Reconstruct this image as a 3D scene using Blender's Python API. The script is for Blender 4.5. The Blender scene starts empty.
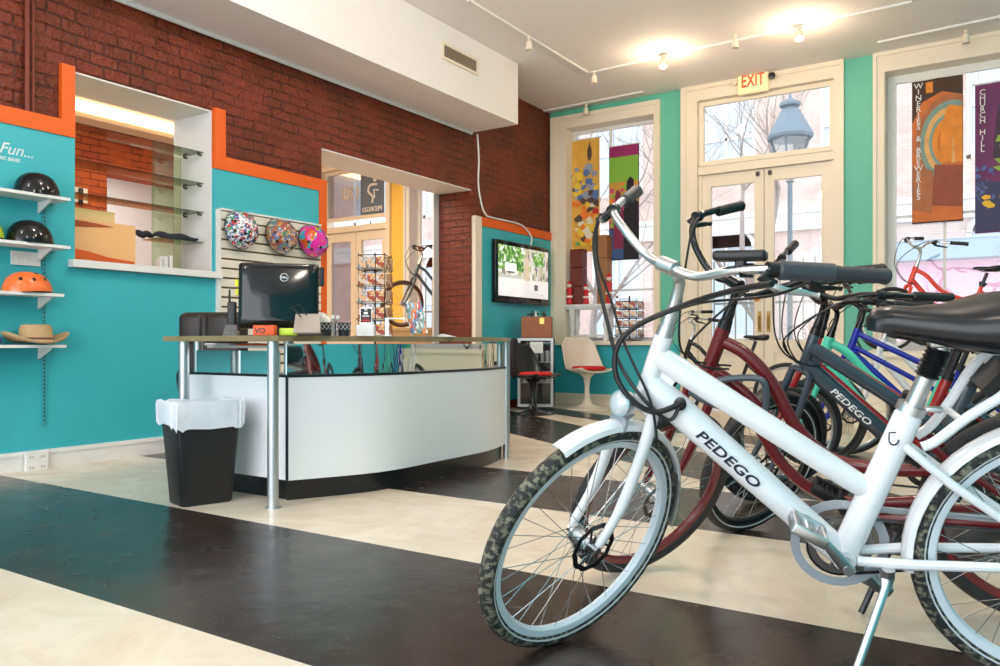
import bpy, bmesh, math, random
from mathutils import Vector, Matrix
random.seed(4)
sc = bpy.context.scene
COL = sc.collection
PI = math.pi
V = Vector
# ------------------------------------------------------------------ camera
H = 0.88; FP = 800.0; TH = math.atan(525/800)
cd = bpy.data.cameras.new('camera'); cam = bpy.data.objects.new('camera', cd); COL.objects.link(cam)
cam.location = (0, 0, H); cam.rotation_euler = (PI/2, 0, TH)
cd.sensor_width = 36; cd.lens = 28.8; cd.shift_y = 0.01; cd.clip_end = 200; cd.clip_start = 0.05
sc.camera = cam
# ------------------------------------------------------------------ world and lights
w = bpy.data.worlds.new('world'); sc.world = w; w.use_nodes = True
bgn = w.node_tree.nodes['Background']; bgn.inputs[0].default_value = (0.86, 0.93, 1.0, 1); bgn.inputs[1].default_value = 2.65
vs = sc.view_settings; vs.view_transform = 'Standard'; vs.look = 'None'; vs.gamma = 1; vs.use_curve_mapping = False
vs.exposure = -0.03
def area(name, loc, rot, sx, sy, power, col):
    l = bpy.data.lights.new(name, 'AREA'); l.shape = 'RECTANGLE'; l.size = sx; l.size_y = sy; l.energy = power; l.color = col
    o = bpy.data.objects.new(name, l); COL.objects.link(o); o.location = loc; o.rotation_euler = rot; return o
def bulb(name, loc, power, col, r=.12):
    l = bpy.data.lights.new(name, 'POINT'); l.energy = power; l.color = col; l.shadow_soft_size = r
    o = bpy.data.objects.new(name, l); COL.objects.link(o); o.location = loc; return o
for k, (x, y, p) in enumerate(((-3.4, 3.4, 60), (-1.0, 4.2, 60), (-3.6, 0.4, 55), (0.2, 0.6, 55), (1.2, 3.4, 50), (-2.6, 5.6, 60))): bulb('ceiling_fill_light', (x, y, 3.86), p*.95, (1, .86, .73))  # unseen point lights added near the ceiling to brighten it and the room
area('rear_fill_light', (-2.0, -3.4, 2.0), (-PI/2, 0, PI), 7.0, 3.2, 170, (0.93, 0.97, 1.0))  # fill light added at the open, unseen rear, standing in for daylight
area('side_room_light', (-8.2, 6.0, 4.0), (0, 0, 0), 2.4, 5.0, 260, (1, 0.84, 0.60))
# ------------------------------------------------------------------ pixel ray onto a real plane
FW = V((-math.sin(TH), math.cos(TH), 0)); RT = V((math.cos(TH), math.sin(TH), 0))
def ray(px, py):
    return FW + RT*((px-500)/FP) + V((0, 0, (343-py)/FP))
def onX(px, py, X): r = ray(px, py); return V((0, 0, H)) + r*(X/r.x)
def onY(px, py, Y): r = ray(px, py); return V((0, 0, H)) + r*(Y/r.y)
def onZ(px, py, Z=0.0): r = ray(px, py); return V((0, 0, H)) + r*((Z-H)/r.z)
def onD(px, py, d): return V((0, 0, H)) + ray(px, py)*d
XL = -5.82; YB = 10.2
# ------------------------------------------------------------------ materials
MATS = {}
def mat(name, col, rough=0.5, metal=0.0, noise=0.0, nscale=8.0, bump=0.0, bscale=40.0, emit=None, estr=1.0, trans=0.0, alpha=1.0, coat=0.0, ior=1.45, spec=None):
    if name in MATS: return MATS[name]
    m = bpy.data.materials.new(name); m.use_nodes = True; nt = m.node_tree; b = nt.nodes['Principled BSDF']
    c = (*col, 1)
    b.inputs['Base Color'].default_value = c; b.inputs['Roughness'].default_value = rough; b.inputs['Metallic'].default_value = metal
    b.inputs['Transmission Weight'].default_value = trans; b.inputs['Alpha'].default_value = alpha
    b.inputs['Coat Weight'].default_value = coat; b.inputs['IOR'].default_value = ior
    if emit: b.inputs['Emission Color'].default_value = (*emit, 1); b.inputs['Emission Strength'].default_value = estr
    tc = nt.nodes.new('ShaderNodeTexCoord')
    n = nt.nodes.new('ShaderNodeTexNoise'); n.inputs['Scale'].default_value = nscale; n.inputs['Detail'].default_value = 4
    nt.links.new(tc.outputs['Object'], n.inputs['Vector'])
    k = noise if noise > 0 else 0.03
    mx = nt.nodes.new('ShaderNodeMix'); mx.data_type = 'RGBA'
    mx.inputs[6].default_value = (*[max(0, x*(1-k)) for x in col], 1); mx.inputs[7].default_value = (*[min(1, x*(1+k)) for x in col], 1)
    nt.links.new(n.outputs['Fac'], mx.inputs[0]); nt.links.new(mx.outputs[2], b.inputs['Base Color'])
    if bump > 0:
        n2 = nt.nodes.new('ShaderNodeTexNoise'); n2.inputs['Scale'].default_value = bscale; n2.inputs['Detail'].default_value = 3
        nt.links.new(tc.outputs['Object'], n2.inputs['Vector'])
        bp = nt.nodes.new('ShaderNodeBump'); bp.inputs['Strength'].default_value = bump; bp.inputs['Distance'].default_value = 0.01
        nt.links.new(n2.outputs['Fac'], bp.inputs['Height']); nt.links.new(bp.outputs[0], b.inputs['Normal'])
    MATS[name] = m; return m
def brick_mat(name, c1, c2, cm, axes, bumpd=0.02, cw=0.23, ch=0.078, mort=0.008, dirt=0.35, rough=0.5, wob=.05):
    m = bpy.data.materials.new(name); m.use_nodes = True; nt = m.node_tree; b = nt.nodes['Principled BSDF']; N = nt.nodes.new; L = nt.links.new
    tc = N('ShaderNodeTexCoord'); sp = N('ShaderNodeSeparateXYZ'); cb = N('ShaderNodeCombineXYZ')
    L(tc.outputs['Object'], sp.inputs[0]); L(sp.outputs[axes[0]], cb.inputs[0]); L(sp.outputs[axes[1]], cb.inputs[1])
    nz = N('ShaderNodeTexNoise'); nz.inputs['Scale'].default_value = 3.2; nz.inputs['Detail'].default_value = 6
    L(tc.outputs['Object'], nz.inputs['Vector'])
    ds = N('ShaderNodeVectorMath'); ds.operation = 'SCALE'; ds.inputs['Scale'].default_value = wob; L(nz.outputs['Color'], ds.inputs[0])
    ad = N('ShaderNodeVectorMath'); ad.operation = 'ADD'; L(cb.outputs[0], ad.inputs[0]); L(ds.outputs[0], ad.inputs[1])
    br = N('ShaderNodeTexBrick'); br.inputs['Scale'].default_value = 1; br.inputs['Brick Width'].default_value = cw; br.inputs['Row Height'].default_value = ch
    br.inputs['Mortar Size'].default_value = mort; br.inputs['Mortar Smooth'].default_value = 0.35; br.inputs['Bias'].default_value = 0
    br.inputs['Color1'].default_value = (*c1, 1); br.inputs['Color2'].default_value = (*c2, 1); br.inputs['Mortar'].default_value = (*cm, 1)
    L(ad.outputs[0], br.inputs['Vector'])
    n2 = N('ShaderNodeTexNoise'); n2.inputs['Scale'].default_value = 2.0; n2.inputs['Detail'].default_value = 8; L(tc.outputs['Object'], n2.inputs['Vector'])
    mx = N('ShaderNodeMix'); mx.data_type = 'RGBA'; mx.blend_type = 'MULTIPLY'; mx.inputs[0].default_value = dirt
    rp = N('ShaderNodeValToRGB'); rp.color_ramp.elements[0].position = 0.32; rp.color_ramp.elements[0].color = (0.25, 0.2, 0.2, 1); rp.color_ramp.elements[1].position = 0.65
    L(n2.outputs['Fac'], rp.inputs[0]); L(br.outputs['Color'], mx.inputs[6]); L(rp.outputs[0], mx.inputs[7]); L(mx.outputs[2], b.inputs['Base Color'])
    # relief
    n3 = N('ShaderNodeTexNoise'); n3.inputs['Scale'].default_value = 24; n3.inputs['Detail'].default_value = 5; L(tc.outputs['Object'], n3.inputs['Vector'])
    n4 = N('ShaderNodeTexNoise'); n4.inputs['Scale'].default_value = 2.6; n4.inputs['Detail'].default_value = 5; L(tc.outputs['Object'], n4.inputs['Vector'])
    mk = N('ShaderNodeMapRange'); mk.inputs['From Min'].default_value = .42; mk.inputs['From Max'].default_value = .60; mk.inputs['To Min'].default_value = 1.0; mk.inputs['To Max'].default_value = .25; L(n4.outputs['Fac'], mk.inputs[0])
    fm = N('ShaderNodeMath'); fm.operation = 'MULTIPLY'; L(br.outputs['Fac'], fm.inputs[0]); L(mk.outputs[0], fm.inputs[1])
    cmx = N('ShaderNodeMix'); cmx.data_type = 'RGBA'; cmx.inputs[6].default_value = (*c1, 1); L(mk.outputs[0], cmx.inputs[0]); L(br.outputs['Color'], cmx.inputs[7]); L(cmx.outputs[2], mx.inputs[6])
    iv = N('ShaderNodeMath'); iv.operation = 'MULTIPLY_ADD'; iv.inputs[1].default_value = -1.3; L(fm.outputs[0], iv.inputs[0])
    sc_ = N('ShaderNodeMath'); sc_.operation = 'MULTIPLY'; sc_.inputs[1].default_value = 0.6; L(n3.outputs['Fac'], sc_.inputs[0]); L(sc_.outputs[0], iv.inputs[2])
    bp = N('ShaderNodeBump'); bp.inputs['Strength'].default_value = 1; bp.inputs['Distance'].default_value = bumpd
    L(iv.outputs[0], bp.inputs['Height']); L(bp.outputs[0], b.inputs['Normal'])
    b.inputs['Roughness'].default_value = rough
    MATS[name] = m; return m
def voronoi_mat(name, cols, scale, rough=0.5, stretch=(1, 1, 1), dist=0.0, coat=0.0, emit=0.0):
    m = bpy.data.materials.new(name); m.use_nodes = True; nt = m.node_tree; b = nt.nodes['Principled BSDF']; N = nt.nodes.new; L = nt.links.new
    tc = N('ShaderNodeTexCoord'); mp = N('ShaderNodeMapping'); mp.inputs['Scale'].default_value = stretch; L(tc.outputs['Object'], mp.inputs[0])
    nz = N('ShaderNodeTexNoise'); nz.inputs['Scale'].default_value = scale*0.5; L(mp.outputs[0], nz.inputs['Vector'])
    ds = N('ShaderNodeVectorMath'); ds.operation = 'SCALE'; ds.inputs['Scale'].default_value = dist; L(nz.outputs['Color'], ds.inputs[0])
    ad = N('ShaderNodeVectorMath'); ad.operation = 'ADD'; L(mp.outputs[0], ad.inputs[0]); L(ds.outputs[0], ad.inputs[1])
    vo = N('ShaderNodeTexVoronoi'); vo.inputs['Scale'].default_value = scale; L(ad.outputs[0], vo.inputs['Vector'])
    sp = N('ShaderNodeSeparateColor'); L(vo.outputs['Color'], sp.inputs[0])
    rp = N('ShaderNodeValToRGB'); rp.color_ramp.interpolation = 'CONSTANT'; e = rp.color_ramp.elements
    for i, c in enumerate(cols):
        if i < 2: el = e[i]
        else: el = e.new(i/len(cols))
        el.position = i/len(cols); el.color = (*c, 1)
    L(sp.outputs[0], rp.inputs[0]); L(rp.outputs[0], b.inputs['Base Color']); b.inputs['Roughness'].default_value = rough; b.inputs['Coat Weight'].default_value = coat
    if emit > 0: L(rp.outputs[0], b.inputs['Emission Color']); b.inputs['Emission Strength'].default_value = emit
    MATS[name] = m; return m
def vinyl(name, ca, cb_, cscr, rough, scr, bump=0.15):
    m = bpy.data.materials.new(name); m.use_nodes = True; nt = m.node_tree; b = nt.nodes['Principled BSDF']; N = nt.nodes.new; L = nt.links.new
    tc = N('ShaderNodeTexCoord')
    n1 = N('ShaderNodeTexNoise'); n1.inputs['Scale'].default_value = 2.5; n1.inputs['Detail'].default_value = 9; n1.inputs['Roughness'].default_value = 0.65; n1.inputs['Distortion'].default_value = 1.2
    L(tc.outputs['Object'], n1.inputs['Vector'])
    r1 = N('ShaderNodeValToRGB'); r1.color_ramp.elements[0].color = (*ca, 1); r1.color_ramp.elements[1].color = (*cb_, 1); r1.color_ramp.elements[0].position = 0.36; r1.color_ramp.elements[1].position = 0.62
    L(n1.outputs['Fac'], r1.inputs[0])
    mp = N('ShaderNodeMapping'); mp.inputs['Rotation'].default_value = (0, 0, 0.7); mp.inputs['Scale'].default_value = (1.2, 9, 1); L(tc.outputs['Object'], mp.inputs[0])
    n2 = N('ShaderNodeTexNoise'); n2.inputs['Scale'].default_value = 5; n2.inputs['Detail'].default_value = 9; n2.inputs['Roughness'].default_value = 0.75; n2.inputs['Distortion'].default_value = 1.5; L(mp.outputs[0], n2.inputs['Vector'])
    r2 = N('ShaderNodeValToRGB'); r2.color_ramp.elements[0].position = scr; r2.color_ramp.elements[1].position = scr+0.03; L(n2.outputs['Fac'], r2.inputs[0])
    mx = N('ShaderNodeMix'); mx.data_type = 'RGBA'; mx.inputs[7].default_value = (*cscr, 1); L(r2.outputs[0], mx.inputs[0]); L(r1.outputs[0], mx.inputs[6]); L(mx.outputs[2], b.inputs['Base Color'])
    n3 = N('ShaderNodeTexNoise'); n3.inputs['Scale'].default_value = 7; n3.inputs['Detail'].default_value = 4; L(tc.outputs['Object'], n3.inputs['Vector'])
    mr = N('ShaderNodeMapRange'); mr.inputs['To Min'].default_value = rough*0.7; mr.inputs['To Max'].default_value = rough*1.4; L(n3.outputs['Fac'], mr.inputs[0]); L(mr.outputs[0], b.inputs['Roughness'])
    bp = N('ShaderNodeBump'); bp.inputs['Strength'].default_value = bump; bp.inputs['Distance'].default_value = 0.01; L(n3.outputs['Fac'], bp.inputs['Height']); L(bp.outputs[0], b.inputs['Normal'])
    MATS[name] = m; return m
def glass_mat(name, col=(1, 1, 1), a=0.12, rough=0.02):
    m = bpy.data.materials.new(name); m.use_nodes = True; nt = m.node_tree; N = nt.nodes.new; L = nt.links.new
    for n in list(nt.nodes): nt.nodes.remove(n)
    o = N('ShaderNodeOutputMaterial'); t = N('ShaderNodeBsdfTransparent'); t.inputs[0].default_value = (*col, 1)
    g = N('ShaderNodeBsdfGlossy'); g.inputs['Roughness'].default_value = rough
    fr = N('ShaderNodeFresnel'); fr.inputs[0].default_value = 1.45
    ml = N('ShaderNodeMath'); ml.operation = 'MULTIPLY_ADD'; ml.inputs[1].default_value = 0.8; ml.inputs[2].default_value = a*0.2; L(fr.outputs[0], ml.inputs[0])
    mx = N('ShaderNodeMixShader'); L(ml.outputs[0], mx.inputs[0]); L(t.outputs[0], mx.inputs[1]); L(g.outputs[0], mx.inputs[2]); L(mx.outputs[0], o.inputs[0])
    MATS[name] = m; return m

TEAL = mat('teal_paint', (0.045, 0.45, 0.51), 0.45, noise=0.06, nscale=3, bump=0.08, bscale=60)
GREEN = mat('green_paint', (0.13, 0.50, 0.38), 0.5, noise=0.05)
ORANGE = mat('orange_paint', (0.80, 0.12, 0.006), 0.5, noise=0.04)
WHITE = mat('white_paint', (0.80, 0.79, 0.77), 0.5, noise=0.03)
CEIL = mat('ceiling_paint', (0.86, 0.82, 0.81), 0.8, noise=0.02)
CREAM = mat('cream_gloss_trim', (0.84, 0.75, 0.60), 0.4, noise=0.03, bump=0.05)
YELLOW = mat('yellow_paint', (0.90, 0.58, 0.10), 0.5, noise=0.03)
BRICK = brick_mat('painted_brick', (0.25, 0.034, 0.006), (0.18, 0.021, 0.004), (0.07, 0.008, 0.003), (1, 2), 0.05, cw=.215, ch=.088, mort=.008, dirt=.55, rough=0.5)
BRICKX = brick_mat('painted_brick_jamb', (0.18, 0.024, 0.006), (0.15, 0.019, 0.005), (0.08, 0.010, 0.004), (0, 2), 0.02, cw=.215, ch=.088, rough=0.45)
BRICKN = brick_mat('bare_orange_brick', (0.58, 0.13, 0.035), (0.42, 0.08, 0.025), (0.16, 0.04, 0.02), (1, 2), 0.03, cw=.26, ch=.10, rough=0.8)
BRICKP = brick_mat('pale_street_brick', (0.80, 0.62, 0.56), (0.74, 0.55, 0.50), (0.88, 0.80, 0.77), (0, 2), 0.01, dirt=.25, rough=0.9)
FLIGHT = vinyl('cream_marbled_vinyl', (0.68, 0.58, 0.45), (0.78, 0.71, 0.60), (0.48, 0.37, 0.26), 0.22, 0.66)
FDARK = vinyl('dark_brown_vinyl', (0.016, 0.011, 0.010), (0.034, 0.024, 0.021), (0.34, 0.30, 0.27), 0.24, 0.665, 0.3)
STEEL = mat('brushed_steel', (0.55, 0.56, 0.58), 0.42, 1.0)
ALU = mat('polished_aluminium', (0.66, 0.67, 0.69), 0.33, 1.0)
CHROME = mat('chrome', (0.85, 0.86, 0.88), 0.08, 1.0)
DARKM = mat('dark_metal', (0.05, 0.05, 0.055), 0.35, 0.8)
BLACKP = mat('black_plastic', (0.009, 0.009, 0.010), 0.38)
BLACKG = mat('black_gloss', (0.006, 0.006, 0.007), 0.10, coat=0.1)
RUBBER = mat('tyre_rubber', (0.022, 0.022, 0.024), 0.6, noise=0.3, nscale=40, bump=0.4, bscale=120)
LEATHER = mat('black_leather', (0.010, 0.010, 0.012), 0.26, bump=0.03, bscale=90)
BROWNL = mat('brown_black_leather', (0.022, 0.014, 0.011), 0.42, bump=0.1)
GLASS = glass_mat('window_glass')
GLASSG = glass_mat('shelf_glass', (0.82, 0.90, 0.72), 0.5)
ACRYL = glass_mat('clear_acrylic', (0.92, 0.94, 0.94), 0.6)
WLAM = mat('white_laminate', (0.80, 0.81, 0.84), 0.18, noise=0.01)
WOOD = mat('olive_laminate_edge', (0.26, 0.20, 0.10), 0.4, noise=0.3, nscale=12)
REDC = mat('red_cushion', (0.62, 0.015, 0.02), 0.8, bump=0.2)
PAPER = mat('white_paper', (0.85, 0.84, 0.82), 0.7)
# ------------------------------------------------------------------ geometry helpers
class MB:
    def __init__(s, xf=None): s.bm = bmesh.new(); s.mi = 0; s.xf = xf; s.mats = []
    def v(s, p):
        p = V(p)
        if s.xf: p = s.xf(p)
        return s.bm.verts.new(p)
    def use(s, m):
        if m not in s.mats: s.mats.append(m)
        s.mi = s.mats.index(m); return s
    def face(s, vs):
        try:
            f = s.bm.faces.new(vs); f.material_index = s.mi; return f
        except ValueError: return None
    def poly(s, pts): s.face([s.v(p) for p in pts])
    def box(s, a, b, m=None):
        a = V(a); b = V(b); c = []
        for z in (a.z, b.z):
            for x, y in ((a.x, a.y), (b.x, a.y), (b.x, b.y), (a.x, b.y)):
                p = V((x, y, z)); c.append(s.v(m @ p if m else p))
        for f in ((3, 2, 1, 0), (4, 5, 6, 7), (0, 1, 5, 4), (1, 2, 6, 5), (2, 3, 7, 6), (3, 0, 4, 7)): s.face([c[i] for i in f])
        return s
    def rbox(s, a, b, r=0.01, m=None, seg=3):
        # box with its upright edges and top rounded off: stacked rounded rectangles
        a = V(a); b = V(b); cx, cy = (a.x+b.x)/2, (a.y+b.y)/2; hx, hy = (b.x-a.x)/2, (b.y-a.y)/2; rings = []
        r = min(r, hx*.98, hy*.98, (b.z-a.z)*.49)
        lv = [(a.z, r)] + [(a.z+r*(1-math.cos(k/seg*PI/2)), r*(1-math.sin(k/seg*PI/2))) for k in range(seg+1)]
        lv = [(a.z+r*(1-math.cos(k/seg*PI/2)), r*(1-math.sin(k/seg*PI/2))) for k in range(seg+1)]
        lv += [(b.z-r*(1-math.cos((seg-k)/seg*PI/2)), r*(1-math.sin((seg-k)/seg*PI/2))) for k in range(seg+1)]
        for z, ins in lv:
            rg = []
            for q, (sx, sy) in enumerate(((1, 1), (-1, 1), (-1, -1), (1, -1))):
                for k in range(seg+1):
                    t = q*PI/2 + k/seg*PI/2
                    x = cx+sx*(hx-r)+(r-ins)*math.cos(t); y = cy+sy*(hy-r)+(r-ins)*math.sin(t)
                    p = V((x, y, z)); rg.append(s.v(m @ p if m else p))
            rings.append(rg)
        s.loft(rings, True); return s
    def loft(s, rings, caps=True, closed=False):
        n = len(rings[0])
        pairs = list(zip(rings, rings[1:])) + ([(rings[-1], rings[0])] if closed else [])
        for A, B in pairs:
            for i in range(n): s.face([A[i], A[(i+1) % n], B[(i+1) % n], B[i]])
        if caps and not closed:
            s.face(list(reversed(rings[0]))); s.face(rings[-1])
    def tube(s, path, rad, n=10, closed=False, caps=True, flat=1.0, up=None):
        P = [V(p) for p in path]; N = len(P)
        R = rad if isinstance(rad, (list, tuple)) else [rad]*N
        rings = []; pu = V(up) if up else None
        for i in range(N):
            if closed: t = P[(i+1) % N]-P[i-1]
            else: t = P[min(i+1, N-1)]-P[max(i-1, 0)]
            if t.length < 1e-9: t = V((0, 0, 1))
            t.normalize()
            if pu is None: pu = V((0, 0, 1)) if abs(t.z) < .9 else V((1, 0, 0))
            a = pu - t*pu.dot(t)
            if a.length < 1e-6: a = V((1, 0.3, 0)) - t*t.x
            a.normalize(); b = t.cross(a); pu = a
            rings.append([s.v(P[i]+(a*math.cos(2*PI*k/n)+b*math.sin(2*PI*k/n)*flat)*R[i]) for k in range(n)])
        s.loft(rings, caps, closed); return s
    def cyl(s, a, b, r, n=16, r2=None): return s.tube([a, b], [r, r if r2 is None else r2], n)
    def lathe(s, prof, o=(0, 0, 0), n=24, axis=None, ref=None, arc=None, sx=1, sy=1):
        o = V(o); ax = V(axis).normalized() if axis else V((0, 0, 1)); rf = V(ref) if ref else (V((1, 0, 0)) if abs(ax.x) < .9 else V((0, 1, 0)))
        a = (rf-ax*rf.dot(ax)).normalized(); b = ax.cross(a); rings = []
        for r, z in prof: rings.append([s.v(o+ax*z+(a*math.cos(2*PI*k/n)*sx+b*math.sin(2*PI*k/n)*sy)*max(r, 1e-4)) for k in range(n)])
        s.loft(rings, True); return s
    def sphere(s, c, r, n=16, m=8, sc=(1, 1, 1)):
        c = V(c); rings = []
        for j in range(m+1):
            t = -PI/2+PI*j/m; rr = max(math.cos(t), 1e-3)
            rings.append([s.v(c+V((math.cos(2*PI*k/n)*rr*r*sc[0], math.sin(2*PI*k/n)*rr*r*sc[1], math.sin(t)*r*sc[2]))) for k in range(n)])
        s.loft(rings, True); return s
    def prism(s, pts, off, flip=False):
        off = V(off); A = [s.v(p) for p in pts]; B = [s.v(V(p)+off) for p in pts]
        s.face(A); s.face(list(reversed(B))); n = len(pts)
        for i in range(n): s.face([A[(i+1) % n], A[i], B[i], B[(i+1) % n]])
        return s
    def text(s, txt, m, size, ext=0.001, shear=0.0, bold=0.0, sx=1.0, align='LEFT', spacing=1.0):
        cu = bpy.data.curves.new('t', 'FONT'); cu.body = txt; cu.size = size; cu.extrude = ext; cu.shear = shear; cu.offset = bold; cu.align_x = align; cu.space_character = spacing; cu.resolution_u = 3
        o = bpy.data.objects.new('t', cu); COL.objects.link(o); dg = bpy.context.evaluated_depsgraph_get(); dg.update()
        me = bpy.data.meshes.new_from_object(o.evaluated_get(dg)); vs = [s.v(m @ V((v.co.x*sx, v.co.y, v.co.z))) for v in me.vertices]
        for p in me.polygons: s.face([vs[i] for i in p.vertices])
        bpy.data.objects.remove(o); bpy.data.curves.remove(cu); bpy.data.meshes.remove(me); return s
WORLD = {}
def link(name, mb, m, parent=None, smooth=True, ang=35, base=None):
    me = bpy.data.meshes.new(name)
    bmesh.ops.recalc_face_normals(mb.bm, faces=mb.bm.faces)
    off = V((0, 0, 0))
    if parent is not None: off = WORLD[parent.name]
    elif base is not None: off = V(base)
    for v in mb.bm.verts: v.co -= off
    mb.bm.to_mesh(me); mb.bm.free()
    for x in (mb.mats if mb.mats else ([m] if not isinstance(m, list) else m)): me.materials.append(x)
    if smooth:
        me.shade_smooth(); me.set_sharp_from_angle(angle=math.radians(ang))
    o = bpy.data.objects.new(name, me); COL.objects.link(o)
    if parent is not None: o.parent = parent; WORLD[o.name] = off
    else: o.location = off; WORLD[o.name] = off
    return o
def tag(o, label=None, cat=None, group=None, kind=None):
    if label: o['label'] = label
    if cat: o['category'] = cat
    if group: o['group'] = group
    if kind: o['kind'] = kind
    return o
def thing(name, loc, label, cat, group=None):
    o = bpy.data.objects.new(name, None); o.empty_display_size = .1; COL.objects.link(o); o.location = loc; WORLD[o.name] = V(loc); return tag(o, label, cat, group)
def struct(name, mb, m, label, cat='structure', **k):
    return tag(link(name, mb, m, **k), label, cat, kind='structure')
def grid_wall(mb, fix, rng_u, rng_v, holes, thick, plane):
    us = sorted(set([rng_u[0], rng_u[1]]+[h[0] for h in holes]+[h[1] for h in holes])); vv = sorted(set([rng_v[0], rng_v[1]]+[h[2] for h in holes]+[h[3] for h in holes]))
    us = [u for u in us if rng_u[0] <= u <= rng_u[1]]; vv = [v for v in vv if rng_v[0] <= v <= rng_v[1]]
    def solid(i, j):
        if i < 0 or j < 0 or i >= len(us)-1 or j >= len(vv)-1: return False
        u = (us[i]+us[i+1])/2; v = (vv[j]+vv[j+1])/2
        return not any(h[0] < u < h[1] and h[2] < v < h[3] for h in holes)
    def P(u, v, d): return (fix+d, u, v) if plane == 'x' else (u, fix+d, v)
    for i in range(len(us)-1):
        for j in range(len(vv)-1):
            if not solid(i, j): continue
            a, b, c, d = us[i], us[i+1], vv[j], vv[j+1]
            for dd in (0, thick): mb.poly([P(a, c, dd), P(b, c, dd), P(b, d, dd), P(a, d, dd)])
            if not solid(i-1, j): mb.poly([P(a, c, 0), P(a, d, 0), P(a, d, thick), P(a, c, thick)])
            if not solid(i+1, j): mb.poly([P(b, c, 0), P(b, d, 0), P(b, d, thick), P(b, c, thick)])
            if not solid(i, j-1): mb.poly([P(a, c, 0), P(b, c, 0), P(b, c, thick), P(a, c, thick)])
            if not solid(i, j+1): mb.poly([P(a, d, 0), P(b, d, 0), P(b, d, thick), P(a, d, thick)])
def smoothpath(pts, n=6, closed=False):
    P = [V(p) for p in pts]; out = []; N = len(P)
    for i in range(N if closed else N-1):
        p0 = P[i-1] if (i > 0 or closed) else P[0]; p1 = P[i]; p2 = P[(i+1) % N]; p3 = P[(i+2) % N] if (closed or i+2 < N) else P[-1]
        for k in range(n):
            t = k/n; out.append(0.5*((2*p1)+(p2-p0)*t+(2*p0-5*p1+4*p2-p3)*t*t+(3*p1-p0-3*p2+p3)*t**3))
    if not closed: out.append(P[-1])
    return out
# ================================================================== SETTING
CZ = onY(690, 88, YB).z
XR = 2.6; YN = -3.5; XF = -11.4
def fx(px): return onY(px, 300, YB).x
def fz(px, py): return onY(px, py, YB).z
def ly(px): return onX(px, 300, XL).y
def lz(px, py): return onX(px, py, XL).z
# floor: bands of cream and dark vinyl running along the facade, two of them slanting near the counter's far end
def zl(px, py): return onZ(px, py)
edges = []
def yline(*pts):
    P = [zl(*p) for p in pts]; return lambda x: sum(p.y for p in P)/len(P)
def sline(a, b):
    A = zl(*a); B = zl(*b); k = (B.y-A.y)/(B.x-A.x); return lambda x: A.y+k*(x-A.x)
XA, XB_ = XF, XR
y1 = yline((0, 567.5), (150, 612), (290, 664)); y2 = yline((20, 476), (250, 520), (480, 567.5), (760, 618)); y3 = yline((392, 489), (688, 528), (794, 542)); y4 = yline((486, 467), (530, 472))
w0 = (y2(0)-y1(0)); 
s5 = sline((509, 433), (562, 446)); s6 = sline((509, 410.5), (590, 428)); s7 = sline((509, 407), (600, 421))
fb = MB(); LT, DK = FLIGHT, FDARK
def band(m, lo, hi):
    fb.use(m); n = 24
    for i in range(n):
        xa = XA+(XB_-XA)*i/n; xb = XA+(XB_-XA)*(i+1)/n
        p = [(xa, lo(xa), 0), (xb, lo(xb), 0), (xb, hi(xb), 0), (xa, hi(xa), 0)]
        fb.poly(p)
cst = lambda c: (lambda x: c)
lim = lambda f, g: (lambda x: max(min(f(x), YB+.45), g(x)))
b_ = [y1(0)-3*w0, y1(0)-2*w0, y1(0)-w0]
band(DK, cst(YN), cst(b_[0])) if b_[0] > YN else None
band(LT, cst(max(YN, b_[0])), cst(b_[1])) if b_[1] > YN else None
band(DK, cst(max(YN, b_[1])), cst(b_[2])) if b_[2] > YN else None
band(LT, cst(max(YN, b_[2])), y1); band(DK, y1, y2); band(LT, y2, y3); band(DK, y3, y4)
f5 = lim(s5, y4); f6 = lim(s6, f5); f7 = lim(s7, f6)
band(LT, y4, f5); band(DK, f5, f6); band(LT, f6, f7); band(DK, f7, lambda x: min(max(f7(x), f7(x)+.55), YB+.45)); band(LT, lambda x: min(f7(x)+.55, YB+.45), cst(YB+.45))
struct('floor', fb, None, 'cream and dark brown striped vinyl floor', 'floor', smooth=False)
m = MB(); m.box((XF, YN, -.12), (XR, YB+.45, -.01)); struct('floor_slab', m, WHITE, 'slab under the striped floor', 'floor', smooth=False)
m = MB(); m.box((XF, YN, CZ), (XR, YB+.5, CZ+.12)); struct('ceiling', m, CEIL, 'plain off-white ceiling', 'ceiling', smooth=False)
# left wall
O1 = (ly(72.5), ly(211.5), lz(140, 266), lz(211, 110.7)); O2 = (ly(321.5), ly(470.7), 0.0, lz(470.7, 189.6))
TW = -0.5
m = MB(); grid_wall(m, XL, (YN, YB), (0, CZ), [O1, O2], TW, 'x'); m.use(BRICK)
for f in m.bm.faces:
    pass
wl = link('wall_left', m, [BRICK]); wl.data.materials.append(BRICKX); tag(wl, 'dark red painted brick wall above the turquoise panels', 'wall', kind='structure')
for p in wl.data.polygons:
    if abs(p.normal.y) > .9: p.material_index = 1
# linings of both openings
m = MB(); e = .012
m.box((XL+TW-.01, O1[0], O1[3]-e), (XL+.004, O1[1], O1[3])); m.box((XL+TW-.01, O1[1]-e, O1[2]), (XL+.004, O1[1], O1[3]-e)); m.box((XL+TW-.01, O1[0], O1[2]), (XL+.004, O1[0]+e, O1[3]-e))
struct('trim_1', m, WHITE, 'white lining of the high display opening', 'trim', smooth=False)
m = MB(); m.box((XL+TW-.01, O2[0], O2[3]-e), (XL+.004, O2[1]-.0, O2[3])); m.box((XL+TW-.03, O2[1]-.10, 0), (XL+TW-.01, O2[1]+.06, O2[3])); 
struct('trim_2', m, WHITE, 'white underside and edge of the tall doorway opening', 'trim', smooth=False)
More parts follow.
